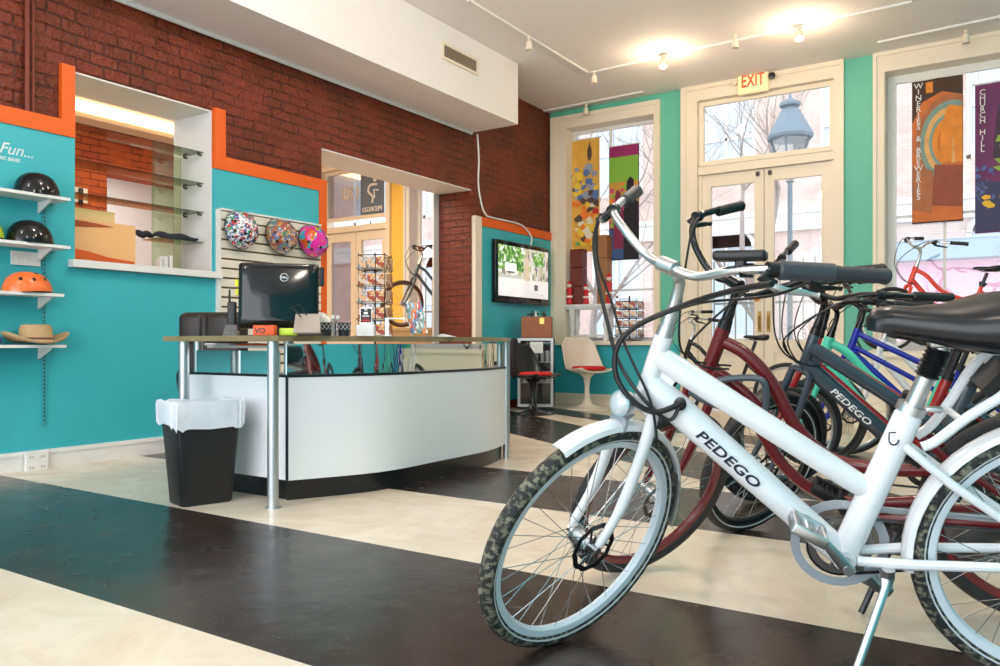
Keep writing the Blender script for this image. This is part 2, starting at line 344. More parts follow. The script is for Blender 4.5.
# orange bands
zb = lz(211, 168.5); zt = zb+.115
def oz(): pass
m = MB(); X0, X1 = XL+.002, XL+.045
ya = ly(58.5); yb_ = ly(72.4); yc = ly(211.6); yd = ly(222.5); ye = ly(316.5); yf = ly(324); ztop = lz(58.5, 63.8)
m.box((X0, YN, zb), (X1, ya, zt)); m.box((X0, ya, zb), (X1, yb_-.003, ztop))
struct('trim_3', m, ORANGE, 'orange stepped band left of the display opening', 'trim', smooth=False)
m = MB(); m.box((X0, yc+.003, zb), (X1, yd, ztop)); m.box((X0, yd, zb), (X1, yf-.004, zt)); m.box((X0, ye, 0.1), (X1, yf-.004, zb))
struct('trim_4', m, ORANGE, 'orange stepped band right of the display opening', 'trim', smooth=False)
# teal panels
m = MB(); X1 = XL+.032
m.box((X0, YN, .1), (X1, O1[0], zb)); m.box((X0, O1[0], .1), (X1, O1[1], O1[2]-.06)); m.box((X0, O1[1], .1), (X1, ye, zb))
struct('wall_panel', m, TEAL, 'turquoise lower wall on the left', 'wall', smooth=False)
# thin vertical panel seams
# sill of opening 1
m = MB(); m.box((XL-.45, O1[0]-.05, O1[2]-.055), (XL+.10, O1[1]+.04, O1[2]-.002)); struct('trim_5', m, WHITE, 'white sill board under the display opening', 'trim', smooth=False)
# baseboard left
m = MB(); m.box((X0, YN, 0), (XL+.055, ye, .13)); m.box((X0, YN, .10), (XL+.062, ye, .115)); struct('baseboard_left', m, WHITE, 'white baseboard under turquoise wall', 'baseboard', smooth=False)
# TV wall panel
ty0 = ly(471.6); ty1 = ly(478); ty2 = YB-.005
zo0 = lz(478, 226); zo1 = lz(478, 217)
m = MB(); m.box((X0, ty1+.001, .12), (XL+.045, ty2, zo0)); struct('wall_panel', m, TEAL, 'turquoise wall panel carrying the television', 'wall', smooth=False)
m = MB(); m.box((X0, ty1+.001, zo0+.001), (XL+.06, ty2, zo1)); struct('trim_6', m, ORANGE, 'orange strip above the television panel', 'trim', smooth=False)
m = MB(); m.box((X0, ty0, 0), (XL+.06, ty1, zo1-.002)); struct('trim_7', m, CREAM, 'cream upright board edging the television panel', 'trim', smooth=False)
# soffit
sp = onX(470, 133, XL); sf = onY(518, 124.5, sp.y)
m = MB(); m.box((XL, YN, sp.z), (sf.x, sp.y, CZ)); struct('soffit', m, CEIL, 'white boxed duct along the brick wall', 'soffit', smooth=False)
m = MB(); m.tube([(XL+.04, YN, sp.z-.012), (XL+.04, sp.y-.02, sp.z-.012)], .022, 8); struct('trim_8', m, WHITE, 'thin white moulding under the boxed duct', 'trim')
# air vent on soffit
va = onX(441, 41, sf.x); vb = onX(477, 74, sf.x); vz1 = onX(441, 41, sf.x).z; vz0 = onX(477, 76, sf.x).z
vt = thing('air_vent', (sf.x, va.y, vz0), 'louvred metal air vent on the white boxed duct', 'vent')
m = MB(); t_ = .03
for a, b in (((va.y, vz0), (vb.y, vz0+t_)), ((va.y, vz1-t_), (vb.y, vz1)), ((va.y, vz0+t_), (va.y+t_, vz1-t_)), ((vb.y-t_, vz0+t_), (vb.y, vz1-t_))): m.box((sf.x+.002, a[0], a[1]), (sf.x+.02, b[0], b[1]))
link('frame', m, CREAM, vt, False)
m = MB(); n = 20
for i in range(n):
    y = va.y+t_+(vb.y-va.y-2*t_)*(i+.5)/n; m.box((sf.x+.004, y-.006, vz0+t_), (sf.x+.016, y+.006, vz1-t_))
link('louvres', m, mat('vent_metal', (.42, .36, .28), .4, .6), vt, False)
m = MB(); m.box((sf.x+.001, va.y+t_, vz0+t_), (sf.x+.003, vb.y-t_, vz1-t_)); link('backing', m, DARKM, vt, False)
# facade (back wall)
TF = .28
dH = (fx(697), fx(835), 0, fz(697, 101)); wH = (fx(566), fx(655), fz(620, 341), fz(610, 121)); rH = (fx(884), 1.9, .80, fz(895, 70))
d2 = (fx(322), fx(387), 0, fz(322, 172)); w3 = (fx(410), fx(438), .85, fz(420, 140))
m = MB(); grid_wall(m, YB, (XF, XR), (0, CZ), [dH, wH, rH, d2, w3, (XL-.25, XL-.25, 0, 0)], TF, 'y'); wb = struct('wall_back', m, GREEN, 'green painted facade wall with door and windows', 'wall', smooth=False)
wb.data.materials.append(YELLOW)
for p in wb.data.polygons:
    if p.center.x < XL-.2: p.material_index = 1
m = MB(); m.box((XL+.05, YB-.012, .12), (dH[0]-.25, YB-.001, wH[2]-.05)); struct('wall_panel', m, TEAL, 'turquoise wall below the left shop window', 'wall', smooth=False)
m = MB(); m.box((XL+.05, YB-.035, 0), (dH[0]-.2, YB-.001, .16)); m.box((XL+.05, YB-.045, .14), (dH[0]-.2, YB-.035, .16)); struct('baseboard_back', m, CREAM, 'cream baseboard under the left shop window', 'baseboard', smooth=False)
m = MB(); m.box((fx(846), YB-.03, 0), (XR, YB-.001, .16)); struct('baseboard_right', m, CREAM, 'cream baseboard under the right shop window', 'baseboard', smooth=False)
def casing(name, h, wl_, wr, top, label, y0=None, bottom=None, mm=CREAM):
    y0 = YB-.035; m = MB(); z0 = h[2] if bottom is None else bottom
    for k, (ww, yy) in enumerate(((1.0, 0), (.35, -.02))):
        e1 = YB-.001 if k == 0 else y0; zt1 = h[3]+top
        m.box((h[0]-wl_, y0+yy, z0), (h[0]-wl_+wl_*ww, e1, zt1-top*ww)); m.box((h[1]+wr-wr*ww, y0+yy, z0), (h[1]+wr, e1, zt1-top*ww)); m.box((h[0]-wl_, y0+yy, zt1-top*ww), (h[1]+wr, e1, zt1))
    e_ = .010; m.box((h[0], y0+.004, h[2]+.001), (h[0]+e_, YB+TF, h[3]-e_)); m.box((h[1]-e_, y0+.004, h[2]+.001), (h[1], YB+TF, h[3]-e_)); m.box((h[0], y0+.004, h[3]-e_), (h[1], YB+TF, h[3]))
    return struct(name, m, mm, label, 'trim', smooth=False)
casing('trim_9', wH, wH[0]-fx(552), fx(661)-wH[1], .17, 'cream casing round the left shop window')
casing('trim_10', dH, dH[0]-fx(682), fx(844.5)-dH[1], .20, 'cream casing round the double entrance door')
casing('trim_11', rH, rH[0]-fx(873.5), .2, .27, 'cream casing round the right shop window')
casing('trim_12', d2, .16, .10, .12, 'cream casing round the side room door')
casing('trim_13', w3, .10, .10, .12, 'white casing round the side room window', mm=WHITE)
m = MB(); m.box((wH[0]-.14, YB-.10, wH[2]-.055), (wH[1]+.14, YB+TF-.01, wH[2])); struct('trim_14', m, CREAM, 'cream sill of the left shop window', 'trim', smooth=False)
m = MB(); m.box((rH[0]-.14, YB-.10, rH[2]-.055), (rH[1]+.14, YB+TF-.01, rH[2])); struct('trim_15', m, CREAM, 'cream sill of the right shop window', 'trim', smooth=False)
def window(name, h, y, label, mull_x=(), mull_z=(), fw_=.05, mm=WHITE, bar=.03):
    # frame + bars, glass as child
    m = MB(); y1 = y+.05
    m.box((h[0], y, h[2]), (h[0]+fw_, y1, h[3])); m.box((h[1]-fw_, y, h[2]), (h[1], y1, h[3])); m.box((h[0]+fw_, y, h[3]-fw_), (h[1]-fw_, y1, h[3])); m.box((h[0]+fw_, y, h[2]), (h[1]-fw_, y1, h[2]+fw_))
    for x in mull_x: m.box((x-bar/2, y+.01, h[2]+fw_), (x+bar/2, y1-.01, h[3]-fw_))
    for z in mull_z: m.box((h[0]+fw_, y+.012, z-bar/2), (h[1]-fw_, y1-.012, z+bar/2))
    o = struct(name, m, mm, label, 'window', smooth=False)
    g = MB(); g.box((h[0]+fw_, y+.022, h[2]+fw_), (h[1]-fw_, y+.028, h[3]-fw_)); link('pane', g, GLASS, o, False)
    return o
def sub(h, a, b, c, d): return (a, b, c, d)
lw = window('window_1', (wH[0]+.012, wH[1]-.012, wH[2]+.003, wH[3]-.012), YB+.20, 'left shop window with white glazing bars', [fx(604)], [fz(600, 290)], .05)
tz0 = fz(766, 157.5); tz1 = dH[3]-.014
tr = window('window_2', (dH[0]+.012, dH[1]-.012, tz0, tz1), YB+.05, 'wide transom window above the entrance door', fw_=.06, mm=CREAM)
rw = window('window_3', (rH[0]+.012, rH[1]-.012, rH[2]+.003, rH[3]-.012), YB+.20, 'right shop window with white glazing bars', [fx(941)+.02, fx(990)+.1, .7, 1.3], [fz(930, 212)], .09)
t2z = fz(355, 219); 
tw = window('window_4', (d2[0]+.012, d2[1]-.012, t2z, d2[3]-.014), YB+.05, 'transom window of the side room seen through the doorway', fw_=.06, mm=CREAM)
sw = window('window_5', (w3[0]+.01, w3[1]-.01, w3[2]+.003, w3[3]-.01), YB+.18, 'narrow side room window seen through the doorway', fw_=.06)
def double_door(name, h, ztop, y, label, hard=True):
    # cross bar, two leaves each with stile, glass and raised lower panel
    root = struct(name, (lambda mb: (mb.box((h[0]+.012, y-.05, ztop-.0), (h[1]-.012, y+.12, ztop+.10)), mb)[1])(MB()), CREAM, label, 'door', smooth=False)
    mid = (h[0]+h[1])/2; W = h[1]-h[0]; st = .115
    for s, (a, b) in ((0, (h[0]+.05, mid-.006)), (1, (mid+.006, h[1]-.05))):
        m = MB(); zg = .92; b0 = a+st; b1 = b-st
        m.box((a, y, .02), (b0, y+.06, ztop-.005)); m.box((b1, y, .02), (b, y+.06, ztop-.005)); m.box((b0, y, ztop-.16), (b1, y+.06, ztop-.005)); m.box((b0, y, zg-.16), (b1, y+.06, zg)); m.box((b0, y, .02), (b1, y+.06, .22))
        m.box((b0, y+.02, .22), (b1, y+.04, zg-.16)); m.box((b0+.06, y+.008, .28), (b1-.06, y+.03, zg-.22))
        lf = link('leaf', m, CREAM, root, False)
        g = MB(); g.box((b0, y+.027, zg), (b1, y+.033, ztop-.16)); link('pane', g, GLASS, lf, False)
        if hard:
            BR = mat('aged_brass', (.42, .27, .08), .35, .9)
            m = MB(); hx = (b-.05) if s == 0 else (a+.05); m.box((hx-.022, y-.012, 1.02), (hx+.022, y, 1.28)); m.tube([(hx, y-.01, 1.22), (hx, y-.05, 1.2), (hx, y-.05, 1.08), (hx, y-.01, 1.06)], .009, 8)
            link('handle', m, BR, lf)
            m = MB(); m.box((hx-.02+(.02 if s else -.02), y-.03, ztop-.09), (hx+.02+(.02 if s else -.02), y-.001, ztop-.04)); link('top_bolt', m, DARKM, lf, False)
    if hard:
        m = MB(); m.lathe([(.0, 0), (.045, 0), (.045, .012), (.03, .02), (.028, .05), (.0, .052)], (mid-.09, y-.001, 1.45), 20, axis=(0, -1, 0)); link('deadbolt', m, mat('orange_brass', (.9, .32, .03), .3, .5), root)
    m = MB(); m.box((h[0]+.012, y-.02, 0), (h[0]+.048, y+.12, ztop-.001)); m.box((h[1]-.048, y-.02, 0), (h[1]-.012, y+.12, ztop-.001)); link('jamb', m, CREAM, root, False)
    return root
dz = fz(766, 167)
dd = double_door('door_1', dH, dz, YB+.06, 'cream double entrance door with glazed leaves')
d_2 = double_door('door_2', d2, fz(355, 231), YB+.06, 'glazed double door of the side room', False)
# right wall and side-room walls
m = MB(); m.box((XR, YN, 0), (XR+.15, YB+.45, CZ)); struct('wall_right', m, TEAL, 'turquoise wall on the right', 'wall', smooth=False)
m = MB(); bz = (onX(128, 185, XF).y, onX(196, 185, XF).y)
ha = onX(107, 180, XF); hb = onX(172, 265, XF)
grid_wall(m, XF, (YN, YB+.45), (0, CZ), [(ha.y, hb.y+.3, 1.0, onX(108, 172, XF).z)], -.4, 'x'); struct('wall_far_left', m, BRICKN, 'orange bare brick wall of the side room', 'wall', smooth=False)
m = MB(); bt = onX(75, 122, XF).z; m.box((XF+.001, YN, bt), (XF+.35, YB, bt+.06)); m.box((XF+.001, YN, bt+.06), (XF+.28, YB, CZ)); struct('trim_16', m, CREAM, 'cream ceiling ledge along the side room brick wall', 'trim', smooth=False)
# room beyond the side room's opening
m = MB(); q = XF-3.4
m.poly([(q, 2, 0), (q, 10.2, 0), (q, 10.2, CZ), (q, 2, CZ)]); m.poly([(q, 10.2, 0), (XF-.4, 10.2, 0), (XF-.4, 10.2, CZ), (q, 10.2, CZ)]); m.poly([(q, 2, 0), (XF-.4, 2, 0), (XF-.4, 2, CZ), (q, 2, CZ)]); m.poly([(q, 2, CZ), (XF-.4, 2, CZ), (XF-.4, 10.2, CZ), (q, 10.2, CZ)]); m.poly([(q, 2, 0), (XF-.4, 2, 0), (XF-.4, 10.2, 0), (q, 10.2, 0)])
struct('wall_beyond', m, WHITE, 'white room beyond the side room', 'wall', smooth=False)
m = MB(); m.box((q+.9, 6.2, 0), (q+1.5, 8.3, 2.1)); struct('partition', m, mat('grey_paint', (.45, .43, .42), .6), 'grey partition in the room beyond the display opening', 'wall', smooth=False)
area('cove_strip_light', (XF+.32, 6.0, bt+.09), (PI, 0, 0), .06, 7.0, 45, (1, .72, .38))
l = area('far_room_light', (XF-1.8, 7.5, CZ-.1), (0, 0, 0), 1.5, 3, 110, (1, .96, .9))
# conduit pipes on brick and cable on pier
m = MB()
pr = link; cp = MB(); y = onX(25, 50, XL).y
cp.cyl((XL+.03, y, zt+.0), (XL+.03, y, sp.z), .016, 10); cp.cyl((XL+.03, onX(31, 50, XL).y, zt), (XL+.03, onX(31, 50, XL).y, sp.z), .009, 8)
tag(link('conduit_pipe', cp, mat('painted_pipe', (.20, .035, .02), .4)), 'pair of red painted conduit pipes running down the brick wall', 'pipe')
m = MB(); p = [onX(472.5, 135, XL), onX(474, 160, XL), onX(473.5, 185, XL), onX(477, 206, XL), onX(481, 215, XL), onX(487, 218, XL), onX(513, 224, XL), onX(521, 229, XL), onX(527, 238, XL), onX(526, 246, XL)]
m.tube(smoothpath([V((XL+.075, q_.y, q_.z)) for q_ in p], 5), .011, 8); tag(link('cable', m, PAPER), 'white cable hanging down the brick pier to the television', 'cable')
# ================================================================== OUTSIDE
GZ = -.15
m = MB(); m.box((-40, YB+.48, GZ-.3), (40, YB+40, GZ)); struct('street', m, mat('pale_paving', (.55, .53, .52), .8, noise=.1, nscale=2), 'pale pavement and street outside', 'ground', smooth=False)
BY = YB+12.5
pb = thing('brick_building', (0, BY, GZ), 'pale pink brick building across the street with arched windows', 'building')
BH = 16; wins = []
for i in range(-8, 5):
    for j, zz in enumerate((1.0, 5.4, 10.0)): wins.append((i*3.4-1.2, i*3.4+.5, zz, zz+2.6))
m = MB(); grid_wall(m, BY, (-34, 18), (GZ, BH), wins, .5, 'y'); link('wall', m, BRICKP, pb, False)
m = MB(); m.box((-34, BY-.12, 3.95), (18, BY-.002, 4.4)); m.box((-34, BY-.18, 4.4), (18, BY-.002, 4.55)); link('cornice', m, WHITE, pb, False)
sa, sb = onY(874, 260, BY).x, 12
m = MB(); m.box((sa, BY-.25, GZ), (sb, BY-.01, onY(930, 262, BY).z)); link('shopfront', m, mat('pink_shopfront', (.80, .42, .56), .7), pb, False)
m = MB(); m.box((sa-.2, BY-.7, onY(930, 262, BY).z+.01), (sb, BY-.01, onY(930, 243, BY).z)); link('awning', m, mat('slate_awning', (.25, .36, .46), .7), pb, False)
SG = mat('pale_window_glass', (.62, .70, .78), .1)
for k, (a, b, c, d) in enumerate(wins):
    if k % 3 == 2: continue
    m = MB(); t = .1; y = BY-.03
    m.box((a, y, c), (a+t, y+.12, d)); m.box((b-t, y, c), (b, y+.12, d)); m.box((a, y, c), (b, y+.12, c+t)); m.box(((a+b)/2-.04, y, c), ((a+b)/2+.04, y+.12, d)); m.box((a+t, y, (c+d)/2-.04), (b-t, y+.12, (c+d)/2+.04))
    # arched head
    cx = (a+b)/2; r = (b-a)/2; pts = [(cx+r*math.cos(PI*i/14), y, d-.02+r*.75*math.sin(PI*i/14)) for i in range(15)]; pin = [(cx+(r-.12)*math.cos(PI*(14-i)/14), y, d-.02+(r-.12)*.75*math.sin(PI*(14-i)/14)) for i in range(15)]
    A = [m.v(p) for p in pts+pin]; 
    for i in range(14): m.face([A[i], A[i+1], A[28-i], A[29-i]])
    wn = link('window', m, WHITE, pb, False)
    m = MB(); m.box((a+t, y+.06, c+t), (b-t, y+.08, d)); m.poly([(p[0], y+.03, p[2]) for p in reversed(pin)]); link('pane', m, SG, wn, False)
def tree(x, y, h, seed, label):
    rnd = random.Random(seed); m = MB()
    def br(p, d, L, r, k):
        pts = [p]; q = p.copy(); dd = d.copy()
        for i in range(4):
            dd = (dd+V((rnd.uniform(-.2, .2), rnd.uniform(-.2, .2), rnd.uniform(-.05, .15)))).normalized(); q = q+dd*L/4; pts.append(q.copy())
        m.tube(pts, [r*(1-.12*i) for i in range(5)], 5)
        if k > 0:
            for i in range(3 if k > 1 else 4):
                a = rnd.choice(pts[2:]); nd = (dd+V((rnd.uniform(-1, 1), rnd.uniform(-1, 1), rnd.uniform(-.2, .7)))).normalized(); br(a, nd, L*rnd.uniform(.6, .8), r*.5, k-1)
    br(V((x, y, GZ)), V((0, 0, 1)), h*.38, h*.015, 5)
    tag(link('bare_tree', m, mat('pale_bark', (.36, .31, .29), .8), base=(x, y, GZ)), label, 'tree', 'bare street trees')
tree(-4.1, YB+5.0, 7.5, 3, 'bare winter tree seen through the entrance door and its transom')
tree(-9.4, YB+8.6, 8, 8, 'bare winter tree outside the left shop window')
tree(.6, YB+8.4, 8, 12, 'bare winter tree outside the right shop window')
tree(-16.6, YB+5, 8, 21, 'bare winter tree outside the side room door')
# street lamp behind the transom
sd = YB+3.2; lp = onY(790, 128, sd); LG = mat('lamp_grey_iron', (.20, .26, .32), .5, .3)
slp = thing('street_lamp', (lp.x, sd, GZ), 'grey gas-style street lamp seen through the transom', 'street lamp')
m = MB(); m.lathe([(.12, 0), (.12, .3), (.06, .5), (.045, .8), (.04, lp.z-GZ-.9), (.07, lp.z-GZ-.86)], (lp.x, sd, GZ), 12); link('post', m, LG, slp)
zc = onY(790, 138, sd).z; zr = onY(790, 108, sd).z
m = MB(); m.lathe([(.10, zc-.62), (.30, zc), (.28, zc)], (lp.x, sd, 0), 4); link('glazing', m, glass_mat('lamp_glass', (.85, .9, .92), .6), slp, False)
m = MB(); m.lathe([(.11, zc-.66), (.12, zc-.6), (.05, zc-.6)], (lp.x, sd, 0), 4)
for k in range(4):
    a = PI/2*k; m.cyl((lp.x+.11*math.cos(a), sd+.11*math.sin(a), zc-.62), (lp.x+.31*math.cos(a), sd+.31*math.sin(a), zc), .018, 6)
link('lantern_frame', m, LG, slp, False)
m = MB(); m.lathe([(.36, zc-.02), (.37, zc+.03), (.17, zr-.08), (.12, zr), (.17, zr+.03), (.17, zr+.08), (.03, zr+.16), (.01, zr+.26)], (lp.x, sd, 0), 8); link('lantern_roof', m, LG, slp, False)
# porch railing outside the doors
for nm, xa, xb, lb in (('a', dH[0]-.3, dH[1]+.3, 'white porch railing outside the entrance door'), ('b', d2[0]-.2, d2[1]+.3, 'white porch railing outside the side room door')):
    m = MB(); y = YB+1.6
    for i in range(int((xb-xa)/.16)+1): x = xa+i*.16; m.cyl((x, y, GZ), (x, y, 2.1), .012, 6)
    m.box((xa, y-.015, 1.45), (xb, y+.015, 1.48)); m.box((xa, y-.015, .9), (xb, y+.015, .93))
    tag(link('porch_railing', m, mat('pale_iron', (.34, .32, .30), .6), base=(xa, y, GZ)), lb, 'railing')
# parked car outside right window (pale pink and blue blur)
# ================================================================== BICYCLES
class Pose:
    def __init__(s, px, py, psi, roll, delta, z=0.0):
        s.o = V((px, py, z)); s.R = Matrix.Rotation(psi, 3, 'Z') @ Matrix.Rotation(roll, 3, 'X'); s.Ri = s.R.inverted(); s.delta = delta
    def T(s, p): return s.o + s.R @ V(p)
    def inv(s, p): return s.Ri @ (V(p)-s.o)
    def on(s, px, py, y=0.0):
        c = s.inv(V((0, 0, H))); d = s.Ri @ ray(px, py); t = (y-c.y)/d.y; return c+d*t
G0 = dict(R=.354, ra=-.5117, xf=.7044, bbz=.3267, sta=1.2286, ls=.421, lp=.190, htx=.4586, htz=.9198, hta=1.2507, hl=.178)
BARQ = [(.188, .073), (.083, -.014, .001), (.187, -.001, .049), (.272, -.042, .081), (.409, -.253, .128)]
GREYR = mat('grey_rotor', (.35, .34, .33), .35, 1.0)
RACKW = mat('spoke_steel', (.55, .55, .56), .25, 1.0)
def wheel(root, kind, c, R, xf, rimm, tyrem, spokes, tw=.024, rotor=True, stripe=None, rimd=.022, seed=0, tag_kid=None):
    n = 56
    def ring(r, y=0): return [(c[0]+r*math.cos(2*PI*k/n), y, c[2]+r*math.sin(2*PI*k/n)) for k in range(n)]
    rr = R-2*tw+.004
    m = MB(xf); rings = []
    for (dr, dy) in ((0, -.013), (.004, -.016), (-.004, -.0155), (-rimd*.7, -.012), (-rimd, 0), (-rimd*.7, .012), (-.004, .0155), (.004, .016), (0, .013), (-.006, 0)):
        rings.append([m.v(p) for p in ring(rr+dr, dy)])
    m.loft(rings, False, True); wo = link(kind, m, rimm, root)
    m = MB(xf); rings = []
    for k in range(14):
        a = 2*PI*k/14; rings.append([m.v(p) for p in ring(R-tw+tw*math.cos(a), tw*.98*math.sin(a))])
    m.use(tyrem); m.loft(rings, False, True)
    if stripe:
        m.use(stripe)
        for s in (1, -1):
            A = [m.v(p) for p in ring(R-tw*1.45, s*(tw*.90))]; B = [m.v(p) for p in ring(R-tw*1.28, s*(tw*.965))]; C2 = [m.v(p) for p in ring(R-tw*1.28, s*(tw*.93))]; D2 = [m.v(p) for p in ring(R-tw*1.45, s*(tw*.86))]
            m.loft([A, B, C2, D2], False, True)
    link('tyre', m, tyrem, wo)
    m = MB(xf); hubr = .028 if not rotor == 'motor' else .075
    m.cyl((c[0], -.055, c[2]), (c[0], .055, c[2]), .008, 10); m.tube([(c[0], -.036, c[2]), (c[0], -.03, c[2]), (c[0], -.026, c[2]), (c[0], .026, c[2]), (c[0], .03, c[2]), (c[0], .036, c[2])], [hubr, hubr, hubr*.7 if rotor != 'motor' else hubr*1.02, hubr*.7 if rotor != 'motor' else hubr*1.02, hubr, hubr], 20); m.cyl((c[0], -.062, c[2]), (c[0], -.052, c[2]), .012, 6); m.cyl((c[0], .052, c[2]), (c[0], .062, c[2]), .012, 6)
    link('hub', m, ALU if rotor != 'motor' else DARKM, wo)
    m = MB(xf)
    for k in range(spokes):
        s = 1 if k % 2 else -1; a = 2*PI*k/spokes; off = (1 if (k//2) % 2 else -1)*1.15
        p0 = (c[0]+hubr*.92*math.cos(a+off), s*.032, c[2]+hubr*.92*math.sin(a+off)); p1 = (c[0]+(rr-.016)*math.cos(a), s*.004, c[2]+(rr-.016)*math.sin(a))
        m.tube([p0, p1], .0012, 5)
    link('spokes', m, RACKW, wo)
    if rotor:
        m = MB(xf); nn = 40; r0, r1 = .060, .076; yy = .041
        A = []
        for k in range(nn):
            a = 2*PI*k/nn; w_ = .0022*math.sin(k*PI/2.0)
            A.append([m.v((c[0]+(r+w_)*math.cos(a), yy+dy, c[2]+(r+w_)*math.sin(a))) for r, dy in ((r0, 0), (r1, 0), (r1, .002), (r0, .002))])
        m.loft(A, False, True)
        for k in range(6):
            a = 2*PI*k/6; m.tube([(c[0]+.022*math.cos(a), yy+.001, c[2]+.022*math.sin(a)), (c[0]+.06*math.cos(a+.35), yy+.001, c[2]+.06*math.sin(a+.35))], .0035, 5)
        link('brake_rotor', m, DARKM, wo, False)
    return wo
def fender(root, xf, c, R, a0, a1, m_, hw=.029, gap=.014, edge=None):
    m = MB(xf); n = 26; rings = []
    prof = [(-hw, -.016), (-hw*.8, -.003), (-hw*.35, .004), (hw*.35, .004), (hw*.8, -.003), (hw, -.016)]
    prof = prof+[(y*.93, z-.0025) for y, z in reversed(prof)]
    for i in range(n+1):
        a = a0+(a1-a0)*i/n; rings.append([m.v((c[0]+(R+gap+z)*math.cos(a), y, c[2]+(R+gap+z)*math.sin(a))) for y, z in prof])
    m.loft(rings, True); return link(edge or 'fender', m, m_, root)
def make_saddle(root, P, st, tilt=0.0, L=.27, W=.105, m_=None, big=True, back=.0, zz_=1.0):
    # st: top of the seat post, local coordinates
    m = MB(P); X = [-.15, -.145, -.12, -.07, -.01, .05, .09, .12, .135]; w_ = [.25, .72, .98, 1.0, .74, .42, .34, .28, .10]; zt_ = [.030, .046, .054, .050, .036, .034, .036, .032, .018]; zb_ = [.015, -.012, -.028, -.032, -.026, -.014, -.006, -.001, .006]
    s = L/.285; rings = []
    for x, ww, zt, zb_i in zip(X, w_, zt_, zb_):
        r = []; n = 18
        for k in range(n):
            a = 2*PI*k/n; y = math.cos(a)*W*ww; z = math.sin(a); zz = zt*(1-.25*(abs(math.cos(a))**2)) if z >= 0 else zb_i
            zz = (zt*(abs(z)**.55) if z >= 0 else zb_i*(abs(z)**.6))
            if not big and x < .0: zz += -.01*(1-abs(math.cos(a)))*1
            r.append(m.v((st.x+back+x*s, y*(1.0 if z >= -.3 else .93), st.z+.035+zz*zz_*(1.25 if big else .8)+x*tilt)))
        rings.append(r)
    m.loft(rings, True); so = link('saddle', m, m_ or LEATHER, root, ang=50)
    m = MB(P)
    for y in (-.022, .022): m.tube([(st.x+back+.10*s, y, st.z+.04), (st.x+back+.04, y, st.z+.012), (st.x+back-.05, y, st.z+.012), (st.x+back-.11*s, y, st.z+.035)], .0035, 6)
    link('saddle_rails', m, DARKM, so)
    if big:
        for y in (-.05, .05):
            m = MB(P); x0 = st.x+back-.105*s; pts = [(x0+.014*math.cos(t*.9), y+.014*math.sin(t*.9), st.z-.03+.0035*t) for t in range(0, 22)]; m.tube(pts, .003, 5); link('spring', m, CHROME, so)
    return so
